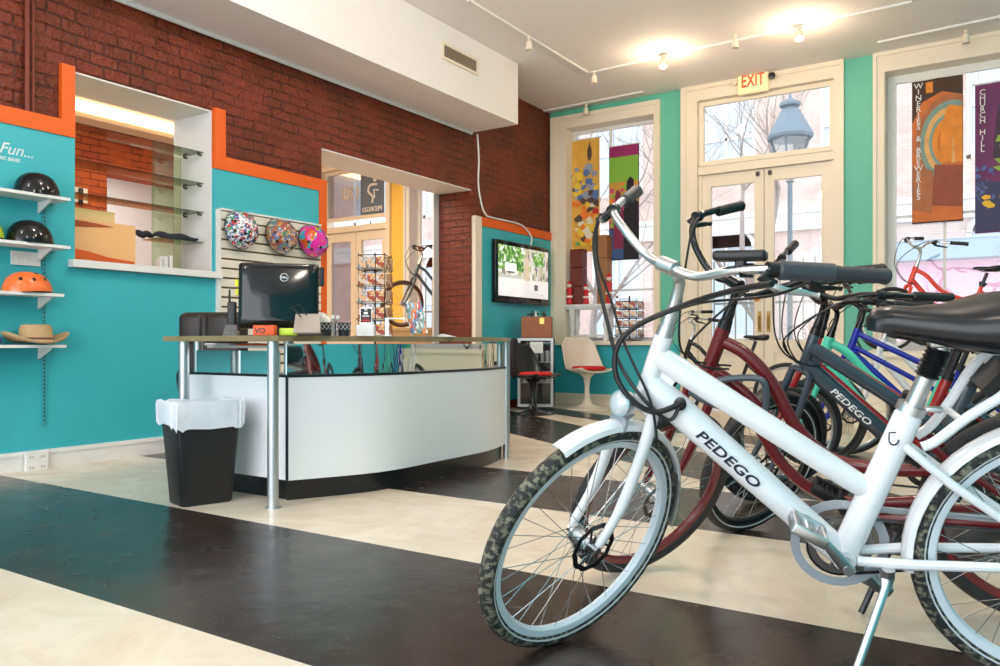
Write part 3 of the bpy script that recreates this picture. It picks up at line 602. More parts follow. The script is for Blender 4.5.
def bike(label, pose, g=None, colour=None, style='commuter', rims=None, tyrem=None, bar=None, barm=None, spokes=32, forkm=None, fenders=None, lettering=None, letter_m=None, rotor=True, group=None, detail=2, stemm=None, gripm=None, custom=None, saddle_big=True, stripe=None, tubes=None, name='electric_bicycle', cat='bicycle', fat=1.0, seat_up=0.0, cables=True, chainguard=True, kick=True, tw=.024, saddle_m=None, bigseat=1.0):
    g = dict(G0, **(g or {})); P = pose.T; R = g['R']; bbz = g['bbz']
    axs = V((-math.cos(g['hta']), 0, math.sin(g['hta']))); hto = V((g['htx'], 0, g['htz'])); Mr = Matrix.Rotation(pose.delta, 3, axs)
    S = lambda p: P(hto+Mr @ (V(p)-hto))
    fw_ = V((math.sin(g['hta']), 0, math.cos(g['hta']))); lf = V((0, 1, 0))
    fa = V((g['xf'], 0, R)); ra = V((g['ra'], 0, R)); bb = V((0, 0, bbz))
    st = lambda l: V((-math.cos(g['sta'])*l, 0, bbz+math.sin(g['sta'])*l))
    htb = hto-axs*g['hl']; base = P((0, 0, 0)); base.z = pose.o.z
    root = thing(name, base, label, cat, group)
    m = MB(P); f = fat
    m.tube([hto+axs*.004, hto, htb, htb-axs*.004], [.022*f, .025*f, .025*f, .022*f], 16)
    if tubes:
        for pts, r in tubes: m.tube(smoothpath(pts, 5), r, 14)
    elif style == 'commuter':
        a = hto-axs*.055; b = hto-axs*.135
        m.tube([a, a.lerp(st(.19), .12), a.lerp(st(.19), .9), st(.19)], [.030*f, .033*f, .030*f, .027*f], 16)
        m.tube([b, b.lerp(bb, .12), b.lerp(bb, .9), bb], [.036*f, .041*f, .037*f, .034*f], 16)
        m.prism([a-V((.0, .008, 0)), b-V((0, .008, 0)), b.lerp(bb, .11)+V((.01, -.008, .02)), a.lerp(st(.19), .11)+V((0, -.008, -.01))], (0, .016, 0))
    elif style == 'cruiser':
        a = hto-axs*.03; b = hto-axs*.13
        m.tube(smoothpath([a, a+V((-.10, 0, -.06)), a+V((-.24, 0, -.22)), st(.19)+V((.10, 0, .015)), st(.17)], 6), .020*f, 12)
        m.tube(smoothpath([b, b+V((-.10, 0, -.13)), b+V((-.24, 0, -.30)), V((.09, 0, bbz+.03)), bb], 6), .024*f, 12)
    elif style == 'diamond':
        m.tube([hto-axs*.03, st(g['ls']*.82)], .019*f, 12); m.tube([hto-axs*.12, bb+V((.02, 0, .18))+V((-.05, 0, .05))], .017*f, 12); m.tube([htb+axs*.03, bb], .022*f, 12)
    m.tube([bb, st(g['ls']-.01), st(g['ls'])], [.036*f if style == 'commuter' else .019, .034*f if style == 'commuter' else .018, .030*f if style == 'commuter' else .018], 16)
    m.cyl(bb-lf*.036, bb+lf*.036, .028, 18)
    for s in (1, -1):
        y = V((0, s*.058, 0))
        m.tube([bb+V((-.03, s*.03, -.0)), bb.lerp(ra, .3)+V((0, s*.048, 0)), ra+y], [.013, .014, .011], 10)
        m.tube([st(g['ls']*.80)+V((-.015, s*.022, 0)), st(g['ls']*.80).lerp(ra, .3)+V((0, s*.05, 0)), ra+y], [.012, .012, .009], 10)
    fr = link('frame', m, colour, root)
    # fork, steered
    m = MB(S); cr = htb-axs*.03
    m.tube([htb-axs*.004, cr], .020, 12); m.tube([cr+lf*.047, cr+lf*.02+axs*.008, cr-lf*.02+axs*.008, cr-lf*.047], .017, 10)
    for s in (1, -1):
        m.tube(smoothpath([cr+lf*s*.047+axs*.004, cr+lf*s*.056-axs*.08+fw_*.002, (cr-axs*.22).lerp(fa, .25)+lf*s*.058, fa+lf*s*.056+axs*.012], 5), [.019]*6+[.018]*5+[.015]*4+[.012], 12, flat=.85)
    link('fork', m, forkm or colour, root)
    m = MB(S); m.tube([hto+axs*.002, hto+axs*.03], [.024, .021], 14)
    q = bar or BARQ; cl = hto+axs*q[0][0]+fw_*q[0][1]
    m.tube(smoothpath([hto+axs*.02, hto+axs*q[0][0]*.55, hto+axs*q[0][0]*.85+fw_*q[0][1]*.2, cl-fw_*.01], 4), [.019]*3+[.015]*9+[.017], 12); m.cyl(cl-lf*.025, cl+lf*.025, .020, 14)
    link('stem', m, stemm or ALU, root)
    pt = lambda w, s: cl+lf*s*w[0]+fw_*w[1]+axs*w[2]
    path = [pt(w, -1) for w in reversed(q[1:])]+[cl]+[pt(w, 1) for w in q[1:]]
    m = MB(S); m.tube(smoothpath(path, 6), .0115, 12); hb = link('handlebar', m, barm or ALU, root)
    for s in (1, -1):
        e = pt(q[4], s); b = pt(q[3], s); t0 = .42
        m = MB(S); k0 = b.lerp(e, t0); dd = (e-b).normalized()
        m.tube([k0, k0+dd*.006]+[k0.lerp(e, i/14) for i in range(1, 14)]+[e, e+dd*.006], [.015, .0190]+[.0190 if i % 2 else .0172 for i in range(1, 14)]+[.0200, .016], 14); link('grip', m, gripm or BLACKP, hb)
        if detail > 0:
            m = MB(S); k1 = b.lerp(e, -.06); up = -axs; m.tube([k1-dd*.012, k1+dd*.012], .019, 12); m.tube([k1, k1+fw_*.025+up*.022, k1+fw_*.034+dd*.04+up*.036], [.011, .013, .012], 10)
            lv = link('brake_mount', m, BLACKP, hb)
            m = MB(S); a0 = k1+fw_*.036+dd*.03+up*.036; m.tube(smoothpath([a0, a0+dd*.04+fw_*.016+up*.012, a0+dd*.09+fw_*.010+up*.016, a0+dd*.13+fw_*.016+up*.022], 4), [.011]*5+[.009]*4+[.007]*3+[.009], 8, flat=.8); link('brake_lever', m, ALU if detail > 1 else BLACKP, lv)
    # wheels
    rimm = rims or ALU; ty = tyrem or RUBBER
    wheel(root, 'front_wheel', fa, R, S, rimm, ty, spokes, tw, rotor, stripe)
    wheel(root, 'rear_wheel', ra, R, P, rimm, ty, spokes, tw, 'motor' if rotor else False, stripe)
    if fenders:
        fender(root, S, fa, R, 1.28, 2.95, fenders, edge='front_fender')
        fo = fender(root, P, ra, R, -.15, 2.85, fenders, edge='rear_fender')
    # seat
    ls, lp = g['ls'], g['lp']+seat_up
    m = MB(P); m.tube([st(ls-.02), st(ls), st(ls+.001), st(ls+.022), st(ls+.023), st(ls+lp)], [.03, .03, .036 if f > .9 else .024, .036 if f > .9 else .024, .0165 if detail < 2 else .021, .0165 if detail < 2 else .021], 14); m.rbox(st(ls+.012)+V((-.07, -.008, -.008)), st(ls+.012)+V((-.03, .012, .006)), .004) if detail > 1 else None
    sp_ = link('seat_post', m, ALU if detail > 1 else DARKM, root)
    if detail > 1:
        m = MB(P); n = 14; pts = [st(ls+lp*.52+lp*.40*i/n) for i in range(n+1)]; m.tube(pts, [.030 if i % 2 else .024 for i in range(n+1)], 14); link('suspension_boot', m, BLACKP, sp_)
        m = MB(P); tp = st(ls+lp); m.rbox(tp+V((-.035, -.022, -.012)), tp+V((.03, .022, .026)), .008); link('saddle_clamp', m, ALU, sp_)
    make_saddle(root, P, st(ls+lp), L=(.285 if saddle_big else .26)*bigseat, W=(.115 if saddle_big else .075)*bigseat, big=saddle_big, back=-.0, m_=saddle_m, zz_=bigseat)
    # drivetrain on the right side (y<0)
    m = MB(P); cr_r = .082; n = 40; A = []
    for k in range(n):
        a = 2*PI*k/n; rr = cr_r+(.004 if k % 2 else 0); A.append([m.v((rr_*math.cos(a), -.052+dy, bbz+rr_*math.sin(a))) for rr_, dy in ((cr_r-.02, 0), (rr, 0), (rr, -.004), (cr_r-.02, -.004))])
    m.loft(A, False, True)
    for k in range(5): a = 2*PI*k/5; m.tube([(0, -.054, bbz), ((cr_r-.012)*math.cos(a), -.054, bbz+(cr_r-.012)*math.sin(a))], .006, 6)
    m.cyl(bb-lf*.075, bb+lf*.082, .013, 14); ck = link('crankset', m, DARKM if detail < 2 else GREYR, root)
    ca = math.radians(128)
    for s, aa in ((1, ca), (-1, ca+PI)):
        e = V((.165*math.cos(aa-.0), s*.085, bbz+.165*math.sin(aa)*.62 if False else bbz+.165*math.sin(aa)))
        aa2 = aa
        m = MB(P); p0 = V((0, s*.078, bbz)); d = V((-math.cos(aa), 0, math.sin(aa))); p1 = p0+V((.105 if s > 0 else -.105, s*.01, .135 if s > 0 else -.135))
        m.tube([p0-(p1-p0)*.10, p0, p0.lerp(p1, .5), p1, p1+(p1-p0)*.07], [.012, .018, .012, .014, .008], 12, flat=.6); m.cyl(p0, p0+lf*s*.012, .013, 12); link('crank_arm', m, ALU if detail > 1 else DARKM, ck)
        m = MB(P); pc = p1+lf*s*.055
        m.cyl(p1, p1+lf*s*.10, .007, 8)
        rot = Matrix.Translation(pc) @ Matrix.Rotation(-.5, 4, 'Y')
        for y in (-.04, .04): m.rbox((-.045, y-.006, -.014), (.045, y+.006, .014), .004, rot)
        for x in (-.045, .033): m.rbox((x, -.034, -.014), (x+.012, .034, .014), .003, rot)
        for x in (-.02, .012): m.box((x, -.034, -.004), (x+.008, .034, .004), rot)
        link('pedal', m, ALU if detail > 1 else BLACKP, ck)
    m = MB(P); r1 = cr_r+.002; r2 = .036; d = (ra-bb); L = d.length; th = math.atan2(d.z, d.x); pts = []
    for i in range(10): a = th+PI/2+PI+math.pi*(-i)/9 ; pts.append(None)
    cp = []
    for i in range(13): a = -PI/2+PI*i/12; cp.append((r1*math.cos(a), -.054, bbz+r1*math.sin(a)))
    for i in range(9): a = PI/2+PI*i/8; cp.append((ra.x+r2*math.cos(a), -.054, ra.z+r2*math.sin(a)))
    m.tube(cp, .0042, 5, closed=True); link('chain', m, DARKM, root)
    if chainguard and detail > 1:
        m = MB(P); n = 26; A = []
        for k in range(n):
            a = 2*PI*k/n; A.append([m.v((rr_*math.cos(a), -.066+dy, bbz+rr_*math.sin(a))) for rr_, dy in ((.102, 0), (.126, 0), (.126, -.004), (.102, -.004))])
        m.loft(A, False, True); m.tube([(.0, -.066, bbz+.112), (-.20, -.066, bbz+.10), (ra.x+.08, -.066, ra.z+.065), (ra.x-.0, -.066, ra.z+.052)], [.009]*4, 8, flat=.5)
        link('chain_guard', m, mat('pale_grey_plastic', (.34, .38, .42), .4), root)
    if kick:
        m = MB(P); k0 = bb+V((-.10, .045, -.035)); gz = pose.inv(V((P(k0).x, P(k0).y, pose.o.z)))
        # foot rests on the floor
        ft = V((.005, .20, 0)); w_ = P(ft); w_.z = pose.o.z+.008; ft = pose.inv(w_)
        m.cyl(k0-lf*.07, k0+lf*.01, .012, 10); m.tube([k0+V((0, .01, .03)), k0, k0.lerp(ft, .08)+V((0, .01, 0)), k0.lerp(ft, .96), ft], [.016, .019, .011, .010, .010], 10, flat=.8); link('kickstand', m, ALU if detail > 1 else DARKM, root)
    if lettering:
        a = hto-axs*.135; dirv = (bb-a).normalized(); s0, size = lettering
        P0 = P(a+dirv*s0); X = (P(a+dirv)-P(a)).normalized(); Z = (pose.R @ lf).normalized(); Y = Z.cross(X)
        rr = .0415*f if style == 'commuter' else .025
        Mx = Matrix(((X.x, Y.x, Z.x, 0), (X.y, Y.y, Z.y, 0), (X.z, Y.z, Z.z, 0), (0, 0, 0, 1))); Mx = Matrix.Translation(P0+Z*(rr-.0005)-Y*size*.36) @ Mx
        m = MB(); m.text('PEDEGO', Mx, size, .0012, shear=.12, bold=.0006, sx=1.50, spacing=1.02); tag(link('lettering', m, letter_m, root, False), 'maker name lettered along the down tube')
    ctx = dict(root=root, P=P, S=S, g=g, hto=hto, axs=axs, fw=fw_, cl=cl, pt=pt, q=q, htb=htb, fa=fa, ra=ra, bb=bb, st=st, pose=pose, hb=hb)
    if cables:
        cm = BLACKP
        for s in (1, -1):
            k1 = pt(q[3], s).lerp(pt(q[4], s), .2)+fw_*.03
            for j, off in enumerate((0, .012)):
                m = MB(); A = S(k1); B = S(k1+fw_*(.12+off)-axs*.06-lf*s*(.10)); C_ = S(cl+fw_*(.14+off*2)-axs*.20+lf*s*.03); D_ = S(htb+fw_*.07+lf*s*.02+axs*.02); E_ = P(htb+V((-.07, s*.02, .0)))
                m.tube(smoothpath([A, B, C_, D_, E_], 7), .0038 if detail < 2 else .0042, 6); link('cable', m, cm, root)
                if detail < 2: break
    return ctx
# ---- white bicycle, front
pA = Pose(-.4251, 2.3363, 3.4635, -.219, .9033)
WBIKE = mat('white_bike_enamel', (.80, .81, .84), .16, coat=.4)
DUSTY = mat('dusty_tyre_rubber', (.030, .031, .032), .7, noise=.5, nscale=60, bump=.5, bscale=130)
for nd in DUSTY.node_tree.nodes:
    if nd.type == 'MIX': nd.inputs[6].default_value = (.020, .021, .022, 1); nd.inputs[7].default_value = (.20, .195, .14, 1); mixn = nd
rmp = DUSTY.node_tree.nodes.new('ShaderNodeValToRGB'); rmp.color_ramp.elements[0].position = .48; rmp.color_ramp.elements[1].position = .62
lk = mixn.inputs[0].links[0]; src = lk.from_socket; DUSTY.node_tree.links.new(src, rmp.inputs[0]); DUSTY.node_tree.links.new(rmp.outputs[0], mixn.inputs[0])
NAVY = mat('navy_letter', (.012, .018, .045), .4)
A = bike('white step-through electric bicycle in the foreground with silver swept handlebar', pA, colour=WBIKE, rims=mat('white_rim', (.68, .74, .80), .25), tyrem=DUSTY, fenders=WBIKE, lettering=(.178, .036), cables=False, bigseat=1.28, letter_m=NAVY, gripm=mat('grey_black_grip', (.035, .035, .04), .5), stripe=mat('reflective_stripe', (.6, .63, .66), .4), spokes=36)
def A_extras(c):
    root, P, S, hto, axs, fw_, cl, htb, pose, g = c['root'], c['P'], c['S'], c['hto'], c['axs'], c['fw'], c['cl'], c['htb'], c['pose'], c['g']
    lf = V((0, 1, 0)); q = c['q']; pt = c['pt']
    # throttle sleeve on the left bar
    m = MB(S); b = pt(q[3], 1); e = pt(q[4], 1); m.tube([b.lerp(e, -.02), b.lerp(e, 0), b.lerp(e, .01), b.lerp(e, .50), b.lerp(e, .52)], [.017, .020, .0225, .0225, .018], 18); link('throttle_sleeve', m, mat('grey_rubber_sleeve', (.045, .05, .06), .45), c['hb'])
    # display
    m = MB(); a = pose.on(722, 257, 0); 
    k = S(pt(q[2], 1)); X = (S(pt(q[3], 1))-k).normalized(); Z = V((0, 0, 1)); Y = Z.cross(X).normalized(); Z = X.cross(Y)
    Mx = Matrix(((X.x, Y.x, Z.x, k.x), (X.y, Y.y, Z.y, k.y), (X.z, Y.z, Z.z, k.z+.034), (0, 0, 0, 1)))
    m.rbox((-.045, -.026, -.012), (.075, .026, .012), .008, Mx); d = link('display', m, BLACKP, c['hb'])
    m = MB(); m.tube([S(pt(q[2], 1)).lerp(S(pt(q[3], 1)), .15), S(pt(q[2], 1)).lerp(S(pt(q[3], 1)), .45)], .017, 12); m.rbox((.005, -.012, -.035), (.028, .012, .0), .004, Mx); link('display_clamp', m, BLACKP, d)
    # headlights (round lamp and reflector) at the crown
    L0 = S(htb-axs*.015+fw_*.085+lf*.0); F = (S(fw_)-S((0, 0, 0))).normalized()
    m = MB(); m.lathe([(.012, -.05), (.032, -.03), (.036, 0), (.035, .004)], L0, 20, axis=F); m.cyl(S(htb-axs*.02), L0-F*.03, .008, 8); hl = link('headlight', m, ALU, root)
    m = MB(); m.lathe([(.030, .004), (.024, .012), (.012, .016), (.001, .017)], L0, 20, axis=F); link('lens', m, mat('headlight_lens', (.55, .60, .64), .22, .25), hl)
    L1 = L0-S(axs)*1+S((0, 0, 0))*1; L1 = S(htb-axs*.075+fw_*.072)
    m = MB(); m.lathe([(.02, -.012), (.030, -.008), (.031, 0), (.001, .003)], L1, 18, axis=F); m.cyl(L1-F*.012, S(htb-axs*.05+fw_*.02), .006, 6); link('front_reflector', m, mat('grey_reflector', (.32, .33, .36), .3, .4), root)
    # rack rails growing from the seat stays, traced on the bicycle's own plane
    m = MB(P)
    r1 = [pose.on(x, y, -.06) for x, y in ((916, 436), (930, 426), (948, 404), (968, 373), (983, 357), (1010, 350))]+[pose.on(1010, 350, -.06)+V((-.22, 0, .0))]
    r2 = [pose.on(x, y, .06) for x, y in ((922, 447), (936, 441), (968, 417), (1002, 396))]; r2 += [r2[-1]+V((-.06, 0, .06)), r2[-1]+V((-.30, 0, .09))]
    m.tube(smoothpath(r1, 5), .0125, 10); m.tube(smoothpath(r2, 5), .0125, 10)
    m.tube([pose.on(946, 408, -.06), pose.on(961, 420, .06)], .009, 8); zt = r1[-1]; m.tube([zt, V((zt.x, .06, zt.z))], .0115, 8)
    link('rear_rack', m, WBIKE, root)
    # black battery bag on rack
    m = MB(P); p0 = pose.on(986, 368, 0); zb_ = pose.on(990, 412, 0).z
    m.prism([(p0.x+.02, -.05, p0.z-.04), (p0.x-.03, -.05, p0.z+.02), (p0.x-.40, -.05, p0.z+.02), (p0.x-.40, -.05, zb_-.04), (p0.x-.06, -.05, zb_-.02)], (0, .10, 0)); link('rack_battery', m, BLACKP, root, False)
    m = MB(P); sc_ = pose.on(894, 440, .040); m.tube([(sc_.x+.011*math.cos(t), .0375, sc_.z+.014*math.sin(t)) for t in [PI+PI*i/10 for i in range(11)]], .002, 5); m.tube([(sc_.x+.011, .0375, sc_.z), (sc_.x+.011, .0375, sc_.z+.018), (sc_.x-.004, .0375, sc_.z+.019)], .002, 5); link('frame_emblem', m, NAVY, root)
    # black damper strut behind the seat tube
    m = MB(P); m.cyl(pose.on(898, 448, -.02), pose.on(921, 462, -.02), .02, 12); link('controller_box', m, BLACKP, root)
    # cable grommet and big housings
    m = MB(P); gr = pose.on(680, 404, .038); m.lathe([(.016, -.012), (.017, .006), (.008, .010), (.001, .010)], gr, 16, axis=(0, 1, 0)); link('cable_grommet', m, BLACKP, root)
    def cab(pts, r):
        m = MB(); m.tube(smoothpath([P(pose.on(x, y, yy)) for x, y, yy in pts], 6), r, 8); link('cable', m, BLACKP, root)
    cab([(772, 284, .33), (735, 290, .22), (690, 303, .10), (640, 324, .06), (618, 345, .06), (616, 375, .07), (632, 400, .08), (655, 412, .07), (680, 404, .05)], .0075)
    cab([(812, 281, .36), (770, 296, .25), (700, 303, .12), (655, 318, .10)], .0035)
    cab([(601, 214, -.25), (594, 240, -.20), (598, 280, -.12), (607, 320, -.05), (618, 360, .02), (640, 395, .06), (668, 420, .06), (680, 405, .05)], .0055)
    cab([(597, 218, -.25), (598, 262, -.18), (611, 300, -.1), (625, 345, .0), (650, 400, .05), (657, 440, .06)], .0038)
    # rear tail of front fender in clear plastic
    fender(root, S, c['fa'], g['R'], 2.96, 3.45, mat('grey_clear_flap', (.30, .31, .31), .35), hw=.027, edge='mud_flap')
A_extras(A)
# ---- maroon cruiser
MAROON = mat('maroon_bike_enamel', (.15, .010, .014), .22, coat=.4)
pB = Pose(-.461, 2.9896, 3.2667, -.27, .95)
onB = lambda x, y, yy=0: pB.on(x, y, yy)
gB = dict(R=.3564, xf=.7253, htx=.4275, htz=.9658, hta=1.1906, hl=.150)
tb = [([onB(*p) for p in ((724, 342), (743, 352), (762, 370), (777, 392), (791, 419), (808, 441), (830, 458), (858, 466), (905, 470), (950, 470))], .022),
      ([onB(*p) for p in ((711, 366), (727, 378), (745, 392), (766, 414), (788, 433), (806, 444))], .017),
      ([onB(*p) for p in ((712, 372), (738, 396), (757, 424), (776, 456), (795, 477), (815, 491), (836, 500), (870, 503), (940, 500))], .020)]
BB_ = bike('maroon cruiser electric bicycle with a black swept handlebar behind the white one', pB, gB, MAROON, 'cruiser', rims=MAROON, barm=BLACKG, stemm=BLACKG, tubes=tb, detail=1, bar=[(.164, .024), (.091, .018, -.006), (.207, .035, .072), (.271, -.024, .141), (.311, -.249, .183)], spokes=32, name='electric_bicycle', fenders=None, tw=.027)
def B_extras(c):
    pose = c['pose']; root = c['root']; P = c['P']
    m = MB(P); GR = mat('grey_blue_plastic', (.075, .09, .11), .35)
    o = [pose.on(*p) for p in ((694, 388), (722, 376), (760, 374), (768, 388), (764, 412), (740, 408), (694, 390))]
    m.tube(smoothpath([V((p.x, .05, p.z)) for p in o[:-1]], 4, True), .012, 8, closed=True); m.tube([(o[1].x, .05, o[1].z-.02), (o[4].x, .05, o[4].z)], .012, 8); link('bottle_cage', m, GR, root)
B_extras(BB_)
# ---- charcoal commuter
CHARC = mat('charcoal_bike_enamel', (.042, .055, .074), .25, coat=.3)
pC = Pose(-.3620, 3.9600, 3.358, -.2103, .8504)
gC = dict(R=.3471, htx=.4584, htz=.9379, hta=1.2645, hl=.143)
C3 = bike('charcoal grey electric bicycle with white lettering, third in the row', pC, gC, CHARC, 'commuter', rims=BLACKP, barm=BLACKG, stemm=BLACKG, detail=1, lettering=(.155, .037), letter_m=WHITE, stripe=mat('reflective_stripe', (.6, .63, .66), .4), fat=.92, fenders=BLACKP)
# ---- the row behind
def place_bike(headpx, Y, psi, roll, delta, g=None):
    g = dict(G0, **(g or {})); r = ray(headpx, 343); X = r.x/r.y*Y
    p = Pose(0, 0, psi, roll, delta); h = p.T((g['htx'], 0, g['htz'])); return Pose(X-h.x, Y-h.y, psi, roll, delta)
RED = mat('dark_red_bike_enamel', (.33, .015, .018), .22, coat=.3); MINT = mat('mint_bike_enamel', (.09, .62, .42), .25, coat=.3); BLUE = mat('royal_blue_bike_enamel', (.012, .025, .35), .22, coat=.3)
bike('dark red electric bicycle between the charcoal and the mint green one', place_bike(819, 4.42, 3.33, -.15, .7), dict(R=.34), RED, 'commuter', rims=BLACKP, barm=BLACKG, stemm=BLACKG, detail=1, fat=.8, spokes=24)
bike('mint green cruiser bicycle in the crowded row behind the charcoal one', place_bike(830, 5.05, 3.30, -.12, .5), dict(R=.34), MINT, 'cruiser', rims=ALU, barm=BLACKG, stemm=BLACKG, detail=1, spokes=24, fat=1.25)
bike('royal blue bicycle in the row behind the mint green one', place_bike(858, 5.85, 3.25, -.10, .5), dict(R=.34, htz=.98, hta=1.24), BLUE, 'diamond', rims=BLACKP, barm=BLACKG, stemm=BLACKG, detail=1, spokes=24)
bike('white bicycle with curved tubes behind the royal blue one', place_bike(884, 6.7, 3.25, -.10, .4), dict(R=.34), WBIKE, 'cruiser', rims=ALU, barm=BLACKG, detail=1, spokes=20)
# bicycle by the door, far away
pK = place_bike(691, 8.3, 3.35, -.08, .25, dict(R=.34))
bike('black bicycle with thin silver handlebar standing nearest the entrance door', pK, dict(R=.34), BLACKG, 'cruiser', rims=ALU, barm=ALU, detail=1, spokes=20, saddle_big=False)
# bicycle in the right window, standing on the display ledge
REDO = mat('coral_red_bike_enamel', (.85, .06, .035), .25, coat=.3)
# ---- bicycle on the window ledge
lg0 = rH[2]
m = MB(); m.box((rH[0]-.1, YB-1.35, 0), (XR-.02, YB-.11, lg0-.06)); m.box((rH[0]-.14, YB-1.40, lg0-.06), (XR-.02, YB-.11, lg0-.01))
struct('display_platform', m, CREAM, 'cream display platform in front of the right shop window', 'platform', smooth=False)
pW = place_bike(916, 9.05, 3.30, -.06, .45, dict(R=.335)); pW.o.z = lg0-.01
bike('coral red cruiser bicycle displayed high in the right shop window', pW, dict(R=.335, htz=.86, ls=.36, lp=.12), REDO, 'cruiser', rims=WHITE, barm=CHROME, detail=1, spokes=24, saddle_big=False, name='bicycle', rotor=False)
# ================================================================== COUNTER
zTop = 0.92; zPan = .688; zKick = .115
fc = [zl(*p) for p in ((288, 501), (380, 491), (440, 478), (486, 467), (504, 459))]
fc = smoothpath(fc, 5); c0 = fc[0]; c1 = fc[-1]
pF = zl(273, 508); pLx = onY(184, 400, pF.y).x; xlc = onY(163, 338, pF.y-.06).x; xb = onY(188, 400, c0.y).x                      # back of the counter, away from the camera room
base = V((c0.x-.5, c0.y+.9, 0))
rc = thing('reception_counter', base, 'white curved reception counter with steel posts and olive top', 'counter')
def inset(P, d):
    out = []
    for i, p in enumerate(P):
        t = (P[min(i+1, len(P)-1)]-P[max(i-1, 0)]).normalized(); nrm = V((t.y, -t.x, 0)); out.append(p-nrm*d)
    return out
def vert_strip(P, z0, z1, thick, m_, name, **k):
    m = MB(); Q = inset(P, thick); n = len(P); A = [m.v((p.x, p.y, z0)) for p in P]; B = [m.v((p.x, p.y, z1)) for p in P]; C_ = [m.v((p.x, p.y, z1)) for p in Q]; D_ = [m.v((p.x, p.y, z0)) for p in Q]
    for i in range(n-1):
        for S0, S1 in ((A, B), (B, C_), (C_, D_), (D_, A)): m.face([S0[i], S0[i+1], S1[i+1], S1[i]])
    m.face([A[0], B[0], C_[0], D_[0]]); m.face([A[-1], B[-1], C_[-1], D_[-1]])
    return link(name, m, m_, rc, **k)
out = inset(fc, -.012)
vert_strip(out, zKick, zPan, .03, WLAM, 'front_panel', ang=20)
vert_strip(inset(fc, .02), 0.0, zKick, .03, mat('black_kick_laminate', (.012, .011, .012), .25), 'toe_kick', ang=20)
BT = mat('black_edge_trim', (.01, .01, .012), .3)
vert_strip(inset(fc, -.016), zPan, zPan+.014, .045, BT, 'edge_trim', ang=20)
MIR = mat('mirror_strip', (.72, .76, .74), .03, 1.0)
vert_strip(inset(fc, .015), zPan+.014, zTop-.045, .01, MIR, 'mirror_band', ang=20)
sy = c0.y-.004
m = MB(); m.box((xb, sy, zKick), (c0.x-.012, sy+.03, zPan)); link('side_panel', m, WLAM, rc, False)
m = MB(); m.box((xb, sy-.004, zPan), (c0.x+.01, sy+.035, zPan+.014)); m.box((c0.x-.012, sy-.004, zKick), (c0.x+.006, sy+.02, zPan)); link('corner_trim', m, BT, rc, False)
m = MB(); m.box((xb+.07, sy+.012, zPan+.015), (c0.x-.08, sy+.02, zTop-.085)); link('side_mirror_band', m, MIR, rc, False)
m = MB(); m.box((xb, sy+.03, 0), (c0.x-.03, sy+.05, zKick)); link('side_kick', m, BT, rc, False)
m = MB(); m.box((xb+.02, sy+.05, zPan-.02), (c0.x-.08, c1.y-.03, zPan)); m.box((xb+.02, c1.y-.03, .0), (c1.x-.03, c1.y-.0, zPan)); link('worktop', m, WHITE, rc, False)
# countertop following the curve, overhanging the side panel
oe = inset(fc, -.05); tp = [V((xlc, pF.y-.06, 0)), V((pF.x+.03, pF.y-.06, 0)), V((pF.x+.06, pF.y-.02, 0))]+oe[2:]+[V((c1.x+.0, c1.y+.09, 0)), V((xb+.45, c1.y+.09, 0)), V((xb+.40, c0.y+.45, 0)), V((xlc, c0.y+.45, 0))]
m = MB(); m.prism([(p.x, p.y, zTop-.030) for p in tp], (0, 0, .030)); link('countertop', m, WOOD, rc, False)
for nm, px_, d_ in (('post', pF.x, pF.y-c0.y), ('post', pLx, pF.y-c0.y)):
    m = MB(); m.cyl((px_, c0.y+d_, .0), (px_, c0.y+d_, zTop-.031), .030, 20); m.cyl((px_, c0.y+d_, 0), (px_, c0.y+d_, .006), .042, 20); link(nm, m, STEEL, rc)
for px_, py_ in ((c0.x-.045, c0.y+.045), (xb+.04, c0.y+.045), (c1.x-.06, c1.y-.06)):
    m = MB(); m.cyl((px_, py_, zPan+.014), (px_, py_, zTop-.031), .026, 20); link('short_post', m, STEEL, rc)
m = MB(); m.cyl((c1.x-.0, c1.y+.03, 0), (c1.x-.0, c1.y+.03, zTop-.031), .028, 18); link('post', m, STEEL, rc)
m = MB(); m.box((xb+.05, c0.y+.10, zTop-.07), (c0.x-.12, c0.y+.40, zTop-.055)); link('under_shelf', m, WHITE, rc, False)
# papers on the under shelf
def small(name, mb, m_, label, cat, group=None, **k):
    return tag(link(name, mb, m_, **k), label, cat, group)
zs = zTop-.055
m = MB(); m.rbox((c0.x-.60, c0.y+.13, zs+.0005), (c0.x-.30, c0.y+.34, zs+.012), .004); small('folder', m, ORANGE, 'flat orange folder on the shelf under the counter top', 'folder', base=(c0.x-.5, c0.y+.2, zs))
m = MB(); m.rbox((c0.x-.90, c0.y+.12, zs), (c0.x-.66, c0.y+.36, zs+.014), .004); small('paper_stack', m, PAPER, 'white paper stack on the shelf under the counter top', 'papers', base=(c0.x-.8, c0.y+.2, zs))
zt = zTop+.0005
def up(px, d, z=zt):   # point on the counter top seen at px, d away
    r = ray(px, 343); return V((r.x*d, r.y*d, z))
def face_mat(o, yaw, tilt=0.0):
    return Matrix.Translation(o) @ Matrix.Rotation(yaw, 4, 'Z') @ Matrix.Rotation(tilt, 4, 'X')
